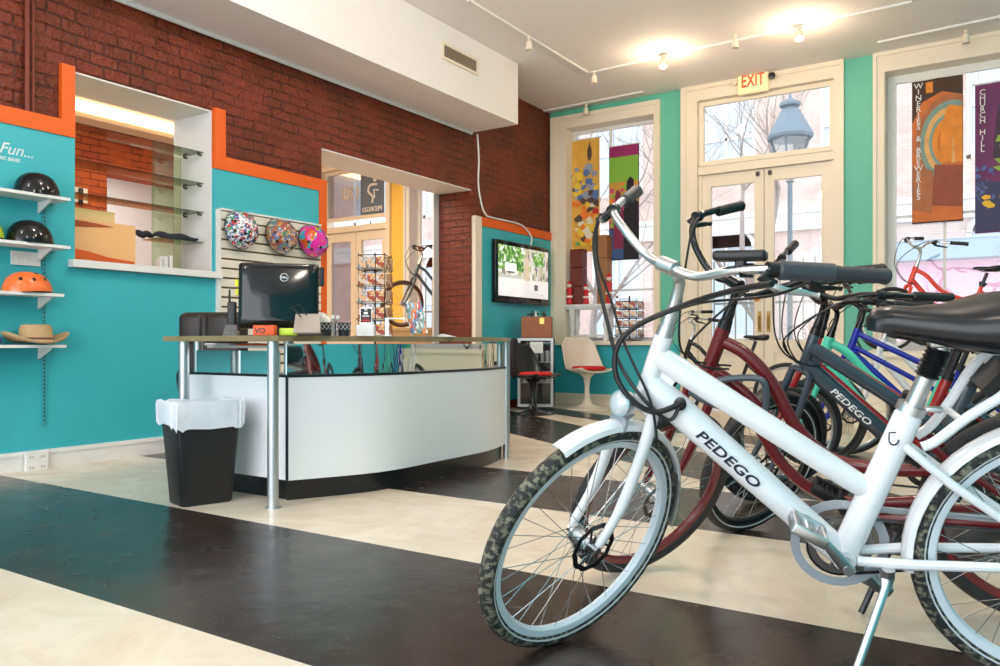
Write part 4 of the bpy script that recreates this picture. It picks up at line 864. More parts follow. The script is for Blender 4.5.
# computer monitor seen from behind: local x right, y away from the camera
mo = up(279, 4.62); Mx = face_mat(mo, TH-.06+.28, 0)
mon = thing('computer_monitor', mo, 'black computer monitor seen from behind on the counter', 'monitor')
Ms = Mx @ Matrix.Translation(V((0, .0, .235))) @ Matrix.Rotation(-.10, 4, 'X')
m = MB(); n = 10; rings = []
W2, H2 = .225, .19
def rrect(w, h, r, y, k=5):
    P = []
    for q_, (sx, sz) in enumerate(((1, 1), (-1, 1), (-1, -1), (1, -1))):
        for i in range(k+1):
            t = q_*PI/2+i/k*PI/2; P.append(Ms @ V((sx*(w-r)+r*math.cos(t), y, sz*(h-r)+r*math.sin(t))))
    return P
for y, s_, r_ in ((.05, 1.0, .01), (.02, 1.0, .015), (.0, .99, .03), (-.018, .93, .05), (-.028, .82, .06)): rings.append([m.v(p) for p in rrect(W2*s_, H2*s_, r_, y)])
m.loft(rings, True); link('casing', m, BLACKG, mon)
m = MB(); m.tube([Ms @ V((.03+.022*math.cos(2*PI*k/28), -.029, .10+.022*math.sin(2*PI*k/28))) for k in range(28)], .0022, 6, closed=True); mm_ = Ms @ Matrix.Translation(V((.03, -.0295, .10-.0055))) @ Matrix.Rotation(PI/2, 4, 'X'); m.text('DELL', mm_, .0155, .001, bold=.0004, align='CENTER'); link('round_badge', m, ALU, mon, False)
m = MB(); m.rbox((-.05, -.05, .0), (.05, .10, .018), .006, Mx); m.rbox((-.03, -.025, .01), (.03, .02, .14), .008, Mx); link('stand', m, BLACKP, mon)
m = MB(); m.rbox((W2+.001, -.0, .06), (W2+.03, .03, .17), .006, Ms); link('card_reader', m, BLACKP, mon)
m = MB(); m.box((-W2-.016, .01, .0), (-W2-.001, .03, .035), Ms); m.box((-W2-.02, .01, .05), (-W2-.001, .03, .09), Ms); link('sticky_note', m, mat('yellow_note', (.80, .78, .05), .6), mon, False)
# tablet / till on an angled stand
to = up(307, 4.30); Mt = face_mat(to, TH-.1)
tb_ = thing('card_terminal', to, 'silver tilted till tablet on stand right of the monitor base', 'card terminal')
m = MB(); Mtt = Mt @ Matrix.Translation(V((-.005, .03, .065))) @ Matrix.Rotation(-.75, 4, 'X')
m.prism([Mtt @ V(p) for p in ((-.065, -.004, -.07), (.085, -.004, -.07), (.05, -.004, .07), (-.085, -.004, .07))], Mtt.to_3x3() @ V((0, .010, 0))); link('tablet', m, mat('warm_silver', (.42, .37, .33), .35, .5), tb_, False)
m = MB(); m.tube([Mt @ V((-.05, .05, .1)), Mt @ V((-.10, .03, .155)), Mt @ V((-.05, .03, .17)), Mt @ V((-.02, .05, .11))], .004, 6); m.rbox((-.06, .02, 0), (.06, .12, .02), .005, Mt); m.rbox((-.02, .06, .015), (.02, .09, .10), .005, Mt); link('stand', m, DARKM, tb_)
# cordless phone in its cradle
po = up(231, 4.62); Mp = face_mat(po, TH+.1)
ph = thing('cordless_phone', po, 'black cordless phone with stub aerial standing left of the monitor', 'phone')
m = MB(); m.rbox((-.035, -.03, 0), (.04, .05, .03), .01, Mp); m.prism([Mp @ V(p) for p in ((-.04, -.035, 0), (.045, -.035, 0), (.03, .0, .065), (-.03, .0, .065))], Mp.to_3x3() @ V((0, .012, 0))); link('cradle', m, mat('grey_plastic', (.12, .12, .12), .4), ph, False)
m = MB(); m.rbox((-.026, .01, .03), (.026, .04, .20), .011, Mp); m.tube([Mp @ V((-.014, .025, .195)), Mp @ V((-.014, .025, .27))], [.007, .005], 8); link('handset', m, BLACKP, ph)
# small items under the monitor
o = up(262, 4.32); Mo = face_mat(o, TH); m = MB(); m.rbox((-.04, -.03, 0), (.075, .03, .055), .004, Mo); bx = small('box', m, mat('orange_card', (.80, .10, .02), .5), 'small orange printed box below the monitor', 'box', base=o)
m = MB(); m.text('VO', Mo @ Matrix.Translation(V((-.03, -.0305, .012))) @ Matrix.Rotation(PI/2, 4, 'X'), .04, .0005, bold=.001); link('print', m, BLACKP, bx, False)
o = up(287, 4.36); Mo = face_mat(o, TH); m = MB(); m.rbox((-.04, -.02, 0), (.06, .02, .04), .008, Mo); small('tape_dispenser', m, mat('lime_plastic', (.55, .75, .05), .4), 'lime yellow desk item between monitor and till', 'desk item', base=o)
# dalmatian spotted bag
o = up(322, 4.95); Mo = face_mat(o, TH)
SPOT = voronoi_mat('dalmatian_spots', [(.85, .83, .80), (.85, .83, .80), (.85, .83, .80), (.02, .02, .02), (.85, .83, .80)], 34, .4, dist=.02)
m = MB(); m.lathe([(.05, 0), (.075, .02), (.075, .07), (.06, .11), (.03, .14), (.001, .15)], o, 20, sy=.7); small('spotted_helmet', m, SPOT, 'white helmet with black spots standing behind the till tablet', 'helmet', base=o)
# pen cups
LAT = mat('black_lattice_cup', (.02, .02, .025), .35)
for i, (px, d, lb) in enumerate(((325.5, 4.52, 'left black lattice pen cup, right of the spotted helmet'), (344, 4.6, 'right black lattice pen cup, next to the clear bottle'))):
    o = up(px, d); cup = thing('pen_cup', o, lb, 'cup', 'black pen cups')
    m = MB(); m.lathe([(.030, 0), (.041, .075), (.038, .075), (.027, .004)], o, 24); link('body', m, LAT, cup)
    m = MB()
    for k in range(10):
        for s_ in (1, -1):
            a0 = 2*PI*k/10; a1 = a0+s_*2*PI/10
            m.tube([(o.x+.037*math.cos(a0), o.y+.037*math.sin(a0), o.z+.035), (o.x+.0415*math.cos(a1), o.y+.0415*math.sin(a1), o.z+.07)], .0012, 4)
    link('lattice_pattern', m, WHITE, cup)
    for k in range(3):
        pn = MB(); a = k*2.1+i; pn.cyl((o.x+.012*math.cos(a), o.y+.012*math.sin(a), o.z+.005), (o.x+.03*math.cos(a), o.y+.03*math.sin(a), o.z+.11), .0035, 6)
        pass
# clear bottles between the cups
for px, d, lb in ((333, 4.58, 'clear bottle between the two black cups'), (338, 4.66, 'clear bottle touching the right black cup')):
    o = up(px, d); bt = thing('bottle', o, lb, 'bottle'); m = MB(); m.lathe([(.018, 0), (.019, .06), (.016, .08), (.009, .09), (.009, .10)], o, 16); link('body', m, ACRYL, bt); m = MB(); m.lathe([(.011, .10), (.011, .115), (.006, .12)], o, 12); link('pump_cap', m, WHITE, bt)
# sign card in a holder and card boxes
o = up(366, 4.62); Mo = face_mat(o, TH-.05); sg = thing('sign_holder', o, 'small black sign card in clear holder above white card box', 'sign')
m = MB(); m.rbox((-.05, -.025, 0), (.05, .03, .065), .003, Mo); m.box((-.05, -.032, .02), (.05, -.026, .06), Mo); link('card_box', m, PAPER, sg, False)
m = MB(); m.box((-.035, .0, .065), (.035, .004, .165), Mo); link('clear_back', m, ACRYL, sg, False)
m = MB(); m.use(mat('black_print', (.02, .018, .018), .5)); m.box((-.030, -.004, .078), (.030, -.001, .158), Mo); m.use(mat('red_print', (.5, .03, .02), .5)); m.box((-.024, -.0055, .084), (.024, -.0042, .094), Mo); m.box((-.018, -.0055, .10), (.018, -.0042, .104), Mo); m.use(WHITE); m.box((-.008, -.0055, .148), (.008, -.0042, .156), Mo); m.box((-.02, -.0055, .112), (.02, -.0042, .118), Mo); m.box((-.012, -.0055, .125), (.012, -.0042, .139), Mo); link('printed_card', m, None, sg, False)
m = MB(); m.use(PAPER); 
for k in range(3): m.box((-.042+.03*k, -.036, .03), (-.018+.03*k, -.033, .062), Mo)
link('business_cards', m, PAPER, sg, False)
# clear acrylic stand
o = up(387, 4.72); Mo = face_mat(o, TH); m = MB(); m.box((-.012, -.006, 0), (.012, .0, .10), Mo); m.box((-.03, -.03, 0), (.03, .03, .006), Mo); m.box((-.012, -.006, .10), (.11, .0, .108), Mo); small('acrylic_stand', m, ACRYL, 'empty clear acrylic stand between sign and brochure rack', 'stand', base=o, smooth=False)
# brochure rack, steeply leaning, with stacks of brochures
o = up(421, 5.05); Mo = face_mat(o, TH+.15); br_ = thing('brochure_rack', o, 'clear leaning brochure rack full of leaflets on the counter', 'brochure rack')
BRO = [voronoi_mat('leaflet_print_%d' % k, c, 60, .4, stretch=(1, 1, .6)) for k, c in enumerate(([(.8, .8, .82), (.15, .3, .5), (.7, .1, .05), (.85, .85, .8)], [(.1, .15, .2), (.2, .35, .3), (.8, .8, .8), (.5, .5, .55)], [(.9, .88, .85), (.9, .3, .1), (.3, .5, .6), (.75, .8, .85)]))]
def rackp(a, b): return a
m = MB(); m.prism([Mo @ V(p) for p in ((-.06, -.04, 0), (-.10, -.04, .21), (-.095, -.04, .21), (-.05, -.04, .004), (.10, -.04, .004), (.10, -.04, 0))], Mo.to_3x3() @ V((0, .10, 0))); link('frame', m, ACRYL, br_, False)
k = 0
for i in range(3):
    for j in range(3):
        m = MB(); z0 = .02+.062*i; x0 = -.055-.012*i+.036*j+.01
        Mb = Mo @ Matrix.Translation(V((x0, -.03+.012*i, z0))) @ Matrix.Rotation(-.28, 4, 'Y')
        m.box((-.014, -.01, 0), (.016, .012, .075), Mb); tag(link('leaflet_stack', m, BRO[(i*2+j) % 3], base=Mb @ V((0, 0, 0)), smooth=False), ('stack of printed leaflets in the %s row of the clear counter rack' % ['bottom', 'middle', 'top'][i]), 'leaflets', 'leaflet stacks in the counter rack')
m = MB(); o = up(447, 5.2); Mo = face_mat(o, TH); 
for k in range(6): m.box((-.07+.006*k, -.04, .003*k), (.055-.014*k, .05, .003*k+.0026), Mo)
small('paper_stack', m, PAPER, 'loose white papers at the right end of the counter top', 'papers', base=o, smooth=False)
# black leather office chair behind the counter
oc = onD(214, 330, 5.45); oc = V((oc.x, oc.y, 0)); ch = thing('office_chair', oc, 'dark brown leather office chair behind the counter', 'chair'); Mc = face_mat(oc, TH-.15)
m = MB(); m.rbox((-.24, -.05, .55), (.24, .05, 1.09), .045, Mc); m.rbox((-.235, -.065, .86), (-.05, .055, 1.085), .04, Mc); m.rbox((-.045, -.065, .86), (.22, .055, 1.085), .04, Mc); link('backrest', m, BROWNL, ch)
m = MB(); m.rbox((-.25, .02, .42), (.25, .5, .52), .04, Mc); link('seat', m, BROWNL, ch)
for s_ in (1, -1):
    m = MB(); m.tube(smoothpath([Mc @ V((s_*.25, .05, .45)), Mc @ V((s_*.29, .06, .66)), Mc @ V((s_*.29, .2, .70)), Mc @ V((s_*.27, .38, .62)), Mc @ V((s_*.25, .38, .45))], 5), .02, 8); link('armrest', m, BLACKP, ch)
m = MB(); m.cyl(Mc @ V((0, .22, .12)), Mc @ V((0, .22, .43)), .03, 12)
for k in range(5): a = 2*PI*k/5; m.tube([Mc @ V((0, .22, .14)), Mc @ V((.3*math.cos(a), .22+.3*math.sin(a), .07))], [.03, .018], 8)
bs = link('base', m, DARKM, ch)
for k in range(5): a = 2*PI*k/5; w_ = MB(); p = Mc @ V((.3*math.cos(a), .22+.3*math.sin(a), .03)); w_.cyl(p-V((.02, 0, 0)), p+V((.02, 0, 0)), .03, 12); link('castor', w_, BLACKP, bs)
# ---- waste bin with liner
b0 = zl(188, 508.5); bo = V((b0.x+.0, b0.y, 0))+FW*.185; bn = thing('waste_bin', bo, 'black waste bin with a white bag liner beside the counter', 'bin'); Mb = face_mat(bo, TH+.72)
hB = .545; m = MB(); rings = []
def rr2(w, d, z, r=.03, k=4, ru=None, jit=0):
    P = []
    for q_, (sx, sy_) in enumerate(((1, 1), (-1, 1), (-1, -1), (1, -1))):
        for i in range(k+1):
            t = q_*PI/2+i/k*PI/2; P.append(Mb @ V((sx*(w-r)+r*math.cos(t), sy_*(d-r)+r*math.sin(t), z)))
    return P
for z, w_, d_ in ((0, .137, .102), (.01, .142, .107), (hB-.04, .180, .134), (hB-.04, .186, .140), (hB, .190, .142), (hB, .178, .132), (hB-.03, .174, .130), (.02, .134, .098)): rings.append([m.v(p) for p in rr2(w_, d_, z)])
m.loft(rings, True); link('body', m, mat('black_bin_plastic', (.012, .012, .014), .45, bump=.15, bscale=200), bn)
m = MB(); rings = []; rnd = random.Random(5); nn = 60
prof = [(-.02, -.10, 0), (-.016, -.02, .003), (-.004, .018, .004), (.010, .020, .005), (.014, .0, .006), (.012, -.04, .007), (.010, -.080, .009), (.009, -.10, .010)]
per = [rnd.uniform(-1, 1) for _ in range(nn)]
for (dr, dz, j) in prof:
    R_ = []
    for k in range(nn):
        t = 2*PI*k/nn; cx_, sy_ = math.cos(t), math.sin(t); e_ = .22
        x = math.copysign(abs(cx_)**e_, cx_)*(.190+dr+j*per[k]*.6); y = math.copysign(abs(sy_)**e_, sy_)*(.142+dr+j*per[k]*.6)
        sag = .035*max(0, math.sin(t*1.0+.3+PI))*(1 if dz < -.03 else 0)
        R_.append(m.v(Mb @ V((x, y, hB+dz+j*1.2*per[(k*7) % nn]-sag*(1 if dr > 0 else 0)))))
    rings.append(R_)
m.loft(rings, False); link('bag_liner', m, mat('thin_white_bag', (.75, .78, .84), .35, bump=.6, bscale=18, noise=.12, nscale=12), bn)
# ================================================================== SLATWALL WITH HELMETS
s0 = onX(218, 209, XL+.05); s1 = onX(323, 228, XL+.05); szt = s0.z; y0, y1_ = s0.y, ly(323.5)-.09
sw_ = thing('slatwall_panel', (XL+.035, (y0+y1_)/2, .5), 'cream slatwall panel on the turquoise wall behind the monitor', 'slatwall')
m = MB(); SL = mat('cream_slat', (.82, .76, .66), .4); zz = szt-.012; pitch = .083
m.use(SL)
m.use(mat('groove_brown', (.16, .10, .06), .7)); m.box((XL+.033, y0+.02, .5), (XL+.044, y1_, szt-.005)); m.use(SL)
while zz > .55: m.box((XL+.044, y0+.02, zz-pitch+.017), (XL+.058, y1_, zz)); zz -= pitch
link('slats', m, SL, sw_, False)
m = MB(); m.box((XL+.033, y0-.012, .5), (XL+.07, y0+.018, szt)); m.box((XL+.033, y0+.018, szt-.004), (XL+.07, y1_, szt+.012)); link('edge_frame', m, WHITE, sw_, False)
def helmet(name, c, r, m_, label, axis='z', group=None, vents=True, yaw=0, trim=True, hs=1.25, ventm=None):
    # rounded skate helmet, open side along -axis
    if axis == 'z': M = Matrix.Translation(c) @ Matrix.Rotation(yaw, 4, 'Z')
    else: M = Matrix.Translation(c) @ Matrix.Rotation(yaw, 4, 'X') @ Matrix.Rotation(PI/2, 4, 'Y')
    t = thing(name, c, label, 'helmet', group); m = MB(); rings = []; n = 28
    L, W, Hh = r*(1.18 if axis == 'z' else 1.06), r*.95, r*.98*hs
    for j in range(0, 11):
        a = PI/2*j/10; rr = math.cos(a)**.8; R_ = []
        for k in range(n):
            b = 2*PI*k/n; lip = .10*r*(math.cos(b)*(1 if math.cos(b) < 0 else .3))*(1 if j == 0 else max(0, 1-j*.25))
            R_.append(m.v(M @ V((L*rr*math.cos(b), W*rr*math.sin(b), Hh*math.sin(a)+lip))))
        rings.append(R_)
    m.loft(rings, False); inner = []
    for j in (8, 4, 0):
        a = PI/2*j/10; rr = math.cos(a)**.8; inner.append([m.v(M @ V((L*.9*rr*math.cos(2*PI*k/n), W*.9*rr*math.sin(2*PI*k/n), Hh*.85*math.sin(a)+.002))) for k in range(n)])
    m.loft([rings[0], inner[2]], False); m.loft([inner[2], inner[1], inner[0]], False); m.face(inner[0]); m.face(rings[-1])
    link('shell', m, m_, t, ang=60)
    if vents:
        for (bx_, by_, ez) in ((.45, .62, 0), (-.05, .80, 0), (.45, -.62, 0), (-.05, -.80, 0), (-.5, .62, 0), (-.5, -.62, 0), (.15, .35, 0), (.15, -.35, 0), (.62, .2, 0), (.62, -.2, 0)):
            rad = math.hypot(bx_, by_); aa = math.acos(min(rad, .97)); rr_ = math.cos(aa)**.8
            p = V((L*rr_*bx_/rad, W*rr_*by_/rad, Hh*math.sin(aa))); nn_ = V((p.x/L/L, p.y/W/W, p.z/Hh/Hh)).normalized()
            m = MB(); m.lathe([(r*.11, -.006), (r*.085, .003), (.001, .002)], M @ p, 12, axis=(M.to_3x3() @ nn_)); link('vent', m, ventm or BLACKP, t)
    if trim:
        m = MB(); pts = []
        for k in range(28):
            b = 2*PI*k/28; lip = .10*r*(math.cos(b)*(1 if math.cos(b) < 0 else .3)); pts.append(M @ V((L*1.005*math.cos(b), W*1.005*math.sin(b), lip)))
        m.tube(pts, .004, 6, closed=True); link('rim_trim', m, BLACKP, t)
    return t
HP = [voronoi_mat('helmet_print_white_multi', [(.75, .75, .78), (.75, .75, .78), (.05, .12, .35), (.6, .05, .05), (.08, .35, .2), (.02, .02, .03)], 55, .12, dist=.06, coat=.6),
      voronoi_mat('helmet_print_comic', [(.45, .12, .05), (.55, .30, .12), (.12, .16, .35), (.35, .08, .06), (.55, .42, .3), (.10, .22, .16)], 34, .12, dist=.08, coat=.6),
      voronoi_mat('helmet_print_neon', [(.75, .02, .35), (.75, .02, .35), (.45, .05, .5), (.8, .5, .02), (.05, .4, .55), (.75, .12, .02)], 22, .12, dist=.10, coat=.6)]
for i, (px, py, pr_, lb) in enumerate(((240, 230, 17, 'white helmet with multicoloured splashes, leftmost on the slatwall'), (280, 236.5, 16, 'brown comic patterned helmet, middle one on the slatwall'), (312, 241.5, 15, 'pink and purple helmet with yellow patch, rightmost on the slatwall'))):
    c = onX(px, py, XL+.098); d = (c-V((0, 0, H))).dot(FW); helmet('patterned_helmet', c, pr_*1.07*d/FP, HP[i], lb, axis='x', group='patterned helmets on the slatwall', yaw=.3+.3*i, trim=True, hs=.95)
# ================================================================== LEFT WALL SHELVES
ysh = onX(70, 195, XL+.24).y
shz = [onX(60, 196.5, XL+.24).z, onX(60, 245, XL+.24).z, onX(60, 293.5, XL+.24).z, onX(60, 344.5, XL+.24).z]
std_y = ly(38); names = ['topmost', 'second from the top', 'third from the top', 'lowest']
for i, z in enumerate(shz):
    yy1 = ysh-(0, 0, .045, .03)[i]
    s = thing('wall_shelf', (XL+.033, yy1-.5, z), 'white wall shelf with brackets, %s of four' % names[i], 'shelf', 'white helmet shelves'); m = MB(); m.box((XL+.036, YN+3.2, z-.022), (XL+.25, yy1, z-.002)); link('board', m, WHITE, s, False)
    for yb2 in (ly(36), ly(36)-.8):
        m = MB(); m.prism([(XL+.034, yb2-.006, z-.023), (XL+.21, yb2-.006, z-.023), (XL+.20, yb2-.006, z-.035), (XL+.05, yb2-.006, z-.10), (XL+.034, yb2-.006, z-.105)], (0, .012, 0)); link('bracket', m, WHITE, s, False)
m = MB(); yb2 = ly(41); m.box((XL+.033, yb2-.012, .30), (XL+.045, yb2+.012, shz[0]+.02)); 
ms = link('shelf_standard', m, mat('teal_painted_rail', (.05, .36, .40), .45), smooth=False, base=(XL+.033, yb2, .3)); tag(ms, 'slotted shelf rail running down the turquoise wall', 'shelf rail')
m = MB(); z = .33
while z < shz[0]: m.box((XL+.0452, yb2-.004, z), (XL+.0458, yb2+.004, z+.014)); z += .028
link('slot', m, BLACKP, ms, False)
def on_shelf(px, i): p = onX(px, 300, XL+.13); return V((XL+.14, p.y, shz[i]+.004))
BH_ = BLACKG
helmet('helmet', on_shelf(36, 0), .125, BH_, 'glossy black helmet alone on the topmost wall shelf', yaw=PI/2, vents=False)
helmet('helmet', on_shelf(29, 1), .128, BH_, 'glossy black helmet on the second wall shelf beside the lime one', yaw=PI/2, vents=False)
helmet('helmet', on_shelf(-12, 1)+V((.0, -.06, 0)), .125, mat('lime_helmet', (.55, .75, .03), .2, coat=.4), 'lime green helmet cut off by the left edge of the photo', yaw=PI/2)
helmet('helmet', on_shelf(26.5, 2), .135, mat('orange_helmet', (.92, .17, .03), .25, coat=.3), 'orange helmet with black vents on the third wall shelf', yaw=PI/2, hs=1.05)
# straw hat
hc = on_shelf(35, 3); hat = thing('cowboy_hat', hc, 'tan straw cowboy hat on the lowest wall shelf', 'hat'); STR = mat('tan_straw', (.55, .36, .19), .8, noise=.15, nscale=60, bump=.4, bscale=200)
m = MB(); rings = []; n = 36
prof = [(.215, .035), (.20, .016), (.16, .004), (.112, .004), (.104, .02), (.098, .09), (.088, .115), (.06, .118), (.02, .105), (.001, .10)]
for r, z in prof:
    R_ = []
    for k in range(n):
        a = 2*PI*k/n; lift = (.035*abs(math.sin(a))**2-.030*abs(math.cos(a))**2)*max(0, (r-.11)/.1) if r > .11 else 0
        R_.append(m.v(hc+V((math.cos(a)*r*.82 if r < .12 else math.cos(a)*r*.75, math.sin(a)*r*(1.02 if r < .12 else 1.0), z+.012+lift))))
    rings.append(R_)
m.loft(rings, False); hb_ = link('crown_and_brim', m, STR, hat, ang=60); sol = hb_.modifiers.new('s', 'SOLIDIFY'); sol.thickness = .004
m = MB(); pts = [(hc.x+math.cos(2*PI*k/24)*.106*.83, hc.y+math.sin(2*PI*k/24)*.107*1.02, hc.z+.036) for k in range(24)]; m.tube(pts, .009, 8, closed=True, flat=.4); link('hat_band', m, mat('brown_band', (.14, .06, .03), .6), hat)
m = MB(); c = on_shelf(1, 3); m.rbox((c.x-.06, c.y-.14, c.z), (c.x+.06, c.y-.02, c.z+.05), .015); small('cap', m, mat('navy_cloth', (.03, .06, .14), .8), 'dark blue folded cloth left of the straw hat', 'cloth', base=c)
# switch plate and outlet
pa = onX(11, 247.5, XL+.04); pb_ = onX(40, 266.5, XL+.04); sp2 = thing('switch_plate', (XL+.033, pa.y, pb_.z), 'white triple switch plate between the second and third shelves', 'switch plate')
m = MB(); m.box((XL+.033, pa.y, pb_.z), (XL+.048, pb_.y, pa.z-.02)); link('plate', m, WHITE, sp2, False)
for k in range(3): m = MB(); y = pa.y+(pb_.y-pa.y)*(k+.5)/3; z = (pa.z-.02+pb_.z)/2; m.box((XL+.048, y-.004, z-.012), (XL+.060, y+.004, z+.008)); link('toggle', m, WHITE, sp2, False)
pa = onX(24, 452.5, XL+.07); pb_ = onX(46.5, 472, XL+.07); ot = thing('outlet_box', (XL+.06, pa.y, pb_.z), 'white double electrical outlet box at the baseboard', 'outlet')
m = MB(); m.rbox((XL+.063, pa.y, pb_.z+.01), (XL+.10, pb_.y, pa.z), .005); link('box', m, WHITE, ot, False)
m = MB()
for k in range(2):
    for j in range(2):
        y = pa.y+(pb_.y-pa.y)*(k+.5)/2; z = pb_.z+.01+(pa.z-pb_.z-.01)*(j+.5)/2; m.box((XL+.1001, y-.012, z-.008), (XL+.101, y-.008, z+.008)); m.box((XL+.1001, y+.006, z-.008), (XL+.101, y+.010, z+.008))
link('socket_slots', m, BLACKP, ot, False)
# wall lettering: white script fragment and small capitals
def wall_text(txt, px, py, size, shear=0, bold=0, align='RIGHT', sx=1.0):
    p = onX(px, py, XL+.0325); Mx = Matrix(((0, 0, 1, p.x), (1, 0, 0, p.y), (0, 1, 0, p.z), (0, 0, 0, 1))); m = MB(); m.text(txt, Mx, size, .001, shear=shear, bold=bold, sx=sx, align=align); return m
m = wall_text('Hello Fun...', 33.5, 158.5, .108, .38, 0); small('wall_lettering', m, WHITE, 'white slanted script lettering high on the turquoise wall', 'lettering', smooth=False, base=onX(20, 155, XL+.033))
m = wall_text('ELECTRIC BIKES', 20, 161.5+1, .032, 0, .0006); small('wall_lettering', m, WHITE, 'small white capital lettering below the script on turquoise', 'lettering', smooth=False, base=onX(20, 162, XL+.033))
# ================================================================== DISPLAY OPENING CONTENTS
zS = O1[2]+.001
for i, (pxa, pya) in enumerate(((196, 152), (196, 183), (196, 212))):
    z = onX(196, pya, XL-.13).z
    s = thing('glass_shelf', (XL-.15, (O1[0]+O1[1])/2, z), 'clear glass shelf in the display opening, %s one' % ('top', 'middle', 'lower')[i], 'shelf', 'glass shelves in the display opening'); m = MB(); m.box((XL-.36, O1[0]+.02, z-.006), (XL-.08, O1[1]-.02, z)); link('pane', m, GLASSG, s, False)
    for x in (XL-.32, XL-.12): m = MB(); m.cyl((x, O1[1]-.045, z-.02), (x, O1[1]-.013, z-.02), .008, 8); m.cyl((x, O1[1]-.045, z-.02), (x, O1[1]-.045, z-.0065), .008, 8); link('clip', m, DARKM, s)
g = MB(); g.box((XL-.40, O1[1]-.30, zS), (XL-.394, O1[1]-.02, O1[3]-.35)); small('glass_divider', g, GLASSG, 'upright clear glass panel at the right of the display opening', 'glass', smooth=False, base=(XL-.4, O1[1]-.2, zS))
# orange printed panel standing at the left of the sill
pp0 = onX(72.8, 240, XL-.12).y; pp1 = onX(135.5, 240, XL-.12).y; pzt = onX(135, 226, XL-.12).z
b_o = thing('printed_panel', (XL-.13, (pp0+pp1)/2, zS), 'peach and orange printed panel standing on the sill', 'panel')
m = MB(); m.box((XL-.16, O1[0]+.02, zS), (XL-.12, pp1, pzt)); link('board', m, mat('peach_print', (.88, .50, .22), .5), b_o, False)
m = MB(); yL = O1[0]+.02; dy = pp1-yL; dzp = pzt-zS
def sw2(pts): return [(XL-.1195, yL+u*dy, zS+v*dzp) for u, v in pts]
m.use(mat('orange_swoosh', (.72, .12, .02), .4))
m.prism(sw2([(0, .06), (.3, .08), (.6, .03), (.98, .0), (.98, .12), (.6, .17), (.3, .27), (0, .33)]), (.001, 0, 0)); m.use(mat('rust_swoosh', (.40, .08, .02), .4)); m.prism(sw2([(0, .80), (.25, .82), (.5, .86), (.68, .90), (.5, .93), (.25, .96), (0, .97)]), (.001, 0, 0)); link('swoosh_print', m, None, b_o, False)
m = MB(); y = onX(110, 215, XL-.3).y; m.box((XL-.42, O1[0]+.02, zS), (XL-.22, onX(109, 215, XL-.3).y, onX(90, 211, XL-.3).z)); small('cream_box', m, mat('cream_card', (.85, .62, .30), .6), 'cream box standing behind the peach printed panel', 'box', smooth=False, base=(XL-.3, O1[0]+.2, zS))
# folded black umbrellas / saddles on the lowest glass shelf
zq = onX(165, 240, XL-.22).z
s = thing('glass_shelf', (XL-.2, O1[1]-.3, zq), 'short clear glass shelf carrying the folded black bags', 'shelf'); m = MB(); m.box((XL-.36, O1[1]-.42, zq-.006), (XL-.08, O1[1]-.02, zq)); link('pane', m, GLASSG, s, False)
NV = mat('black_navy_fabric', (.018, .022, .035), .7, bump=.3)
for k, (pa_, pb2, lb) in enumerate(((138, 157, 'short folded black bag at the left on the lowest glass shelf'), (152, 196, 'long folded black bag at the right on the lowest glass shelf'))):
    ya_, yb3 = onX(pa_, 240, XL-.2).y, onX(pb2, 240, XL-.2).y; xx = XL-.24+.07*k; n = 10
    m = MB(); m.tube([(xx, ya_+(yb3-ya_)*i/n, zq+.030+.008*math.sin(i*1.3)) for i in range(n+1)], [.014, .024, .028, .027, .030, .028, .027, .026, .022, .016, .008], 10, flat=.9); small('folded_bag', m, NV, lb, 'bag', base=(xx, (ya_+yb3)/2, zq))
for k, (px, w_, h_) in enumerate(((162, .02, .10), (167, .03, .12), (172, .02, .13))):
    p = onX(px, 262, XL-.2); m = MB(); m.box((XL-.26, p.y-w_, zS), (XL-.20, p.y+w_*.3, zS+h_)); small('booklet', m, PAPER, ('short', 'middle', 'tall')[k]+' pale booklet standing at the right end of the sill', 'booklet', smooth=False, base=(XL-.23, p.y, zS))
for px, py, lb in ((80, 196, 'black phone charger on the far brick wall, left'),):
    p = onX(px, py, XF+.01); m = MB(); m.box((XF+.002, p.y-.09, p.z-.09), (XF+.015, p.y+.11, p.z+.12)); pl = small('wall_plate', m, WHITE, 'white plate with black handset on the side room brick wall', 'wall phone', smooth=False, base=(XF+.002, p.y, p.z)); m = MB(); m.rbox((XF+.016, p.y-.03, p.z-.12), (XF+.05, p.y+.03, p.z+.11), .01); link('handset', m, BLACKP, pl)
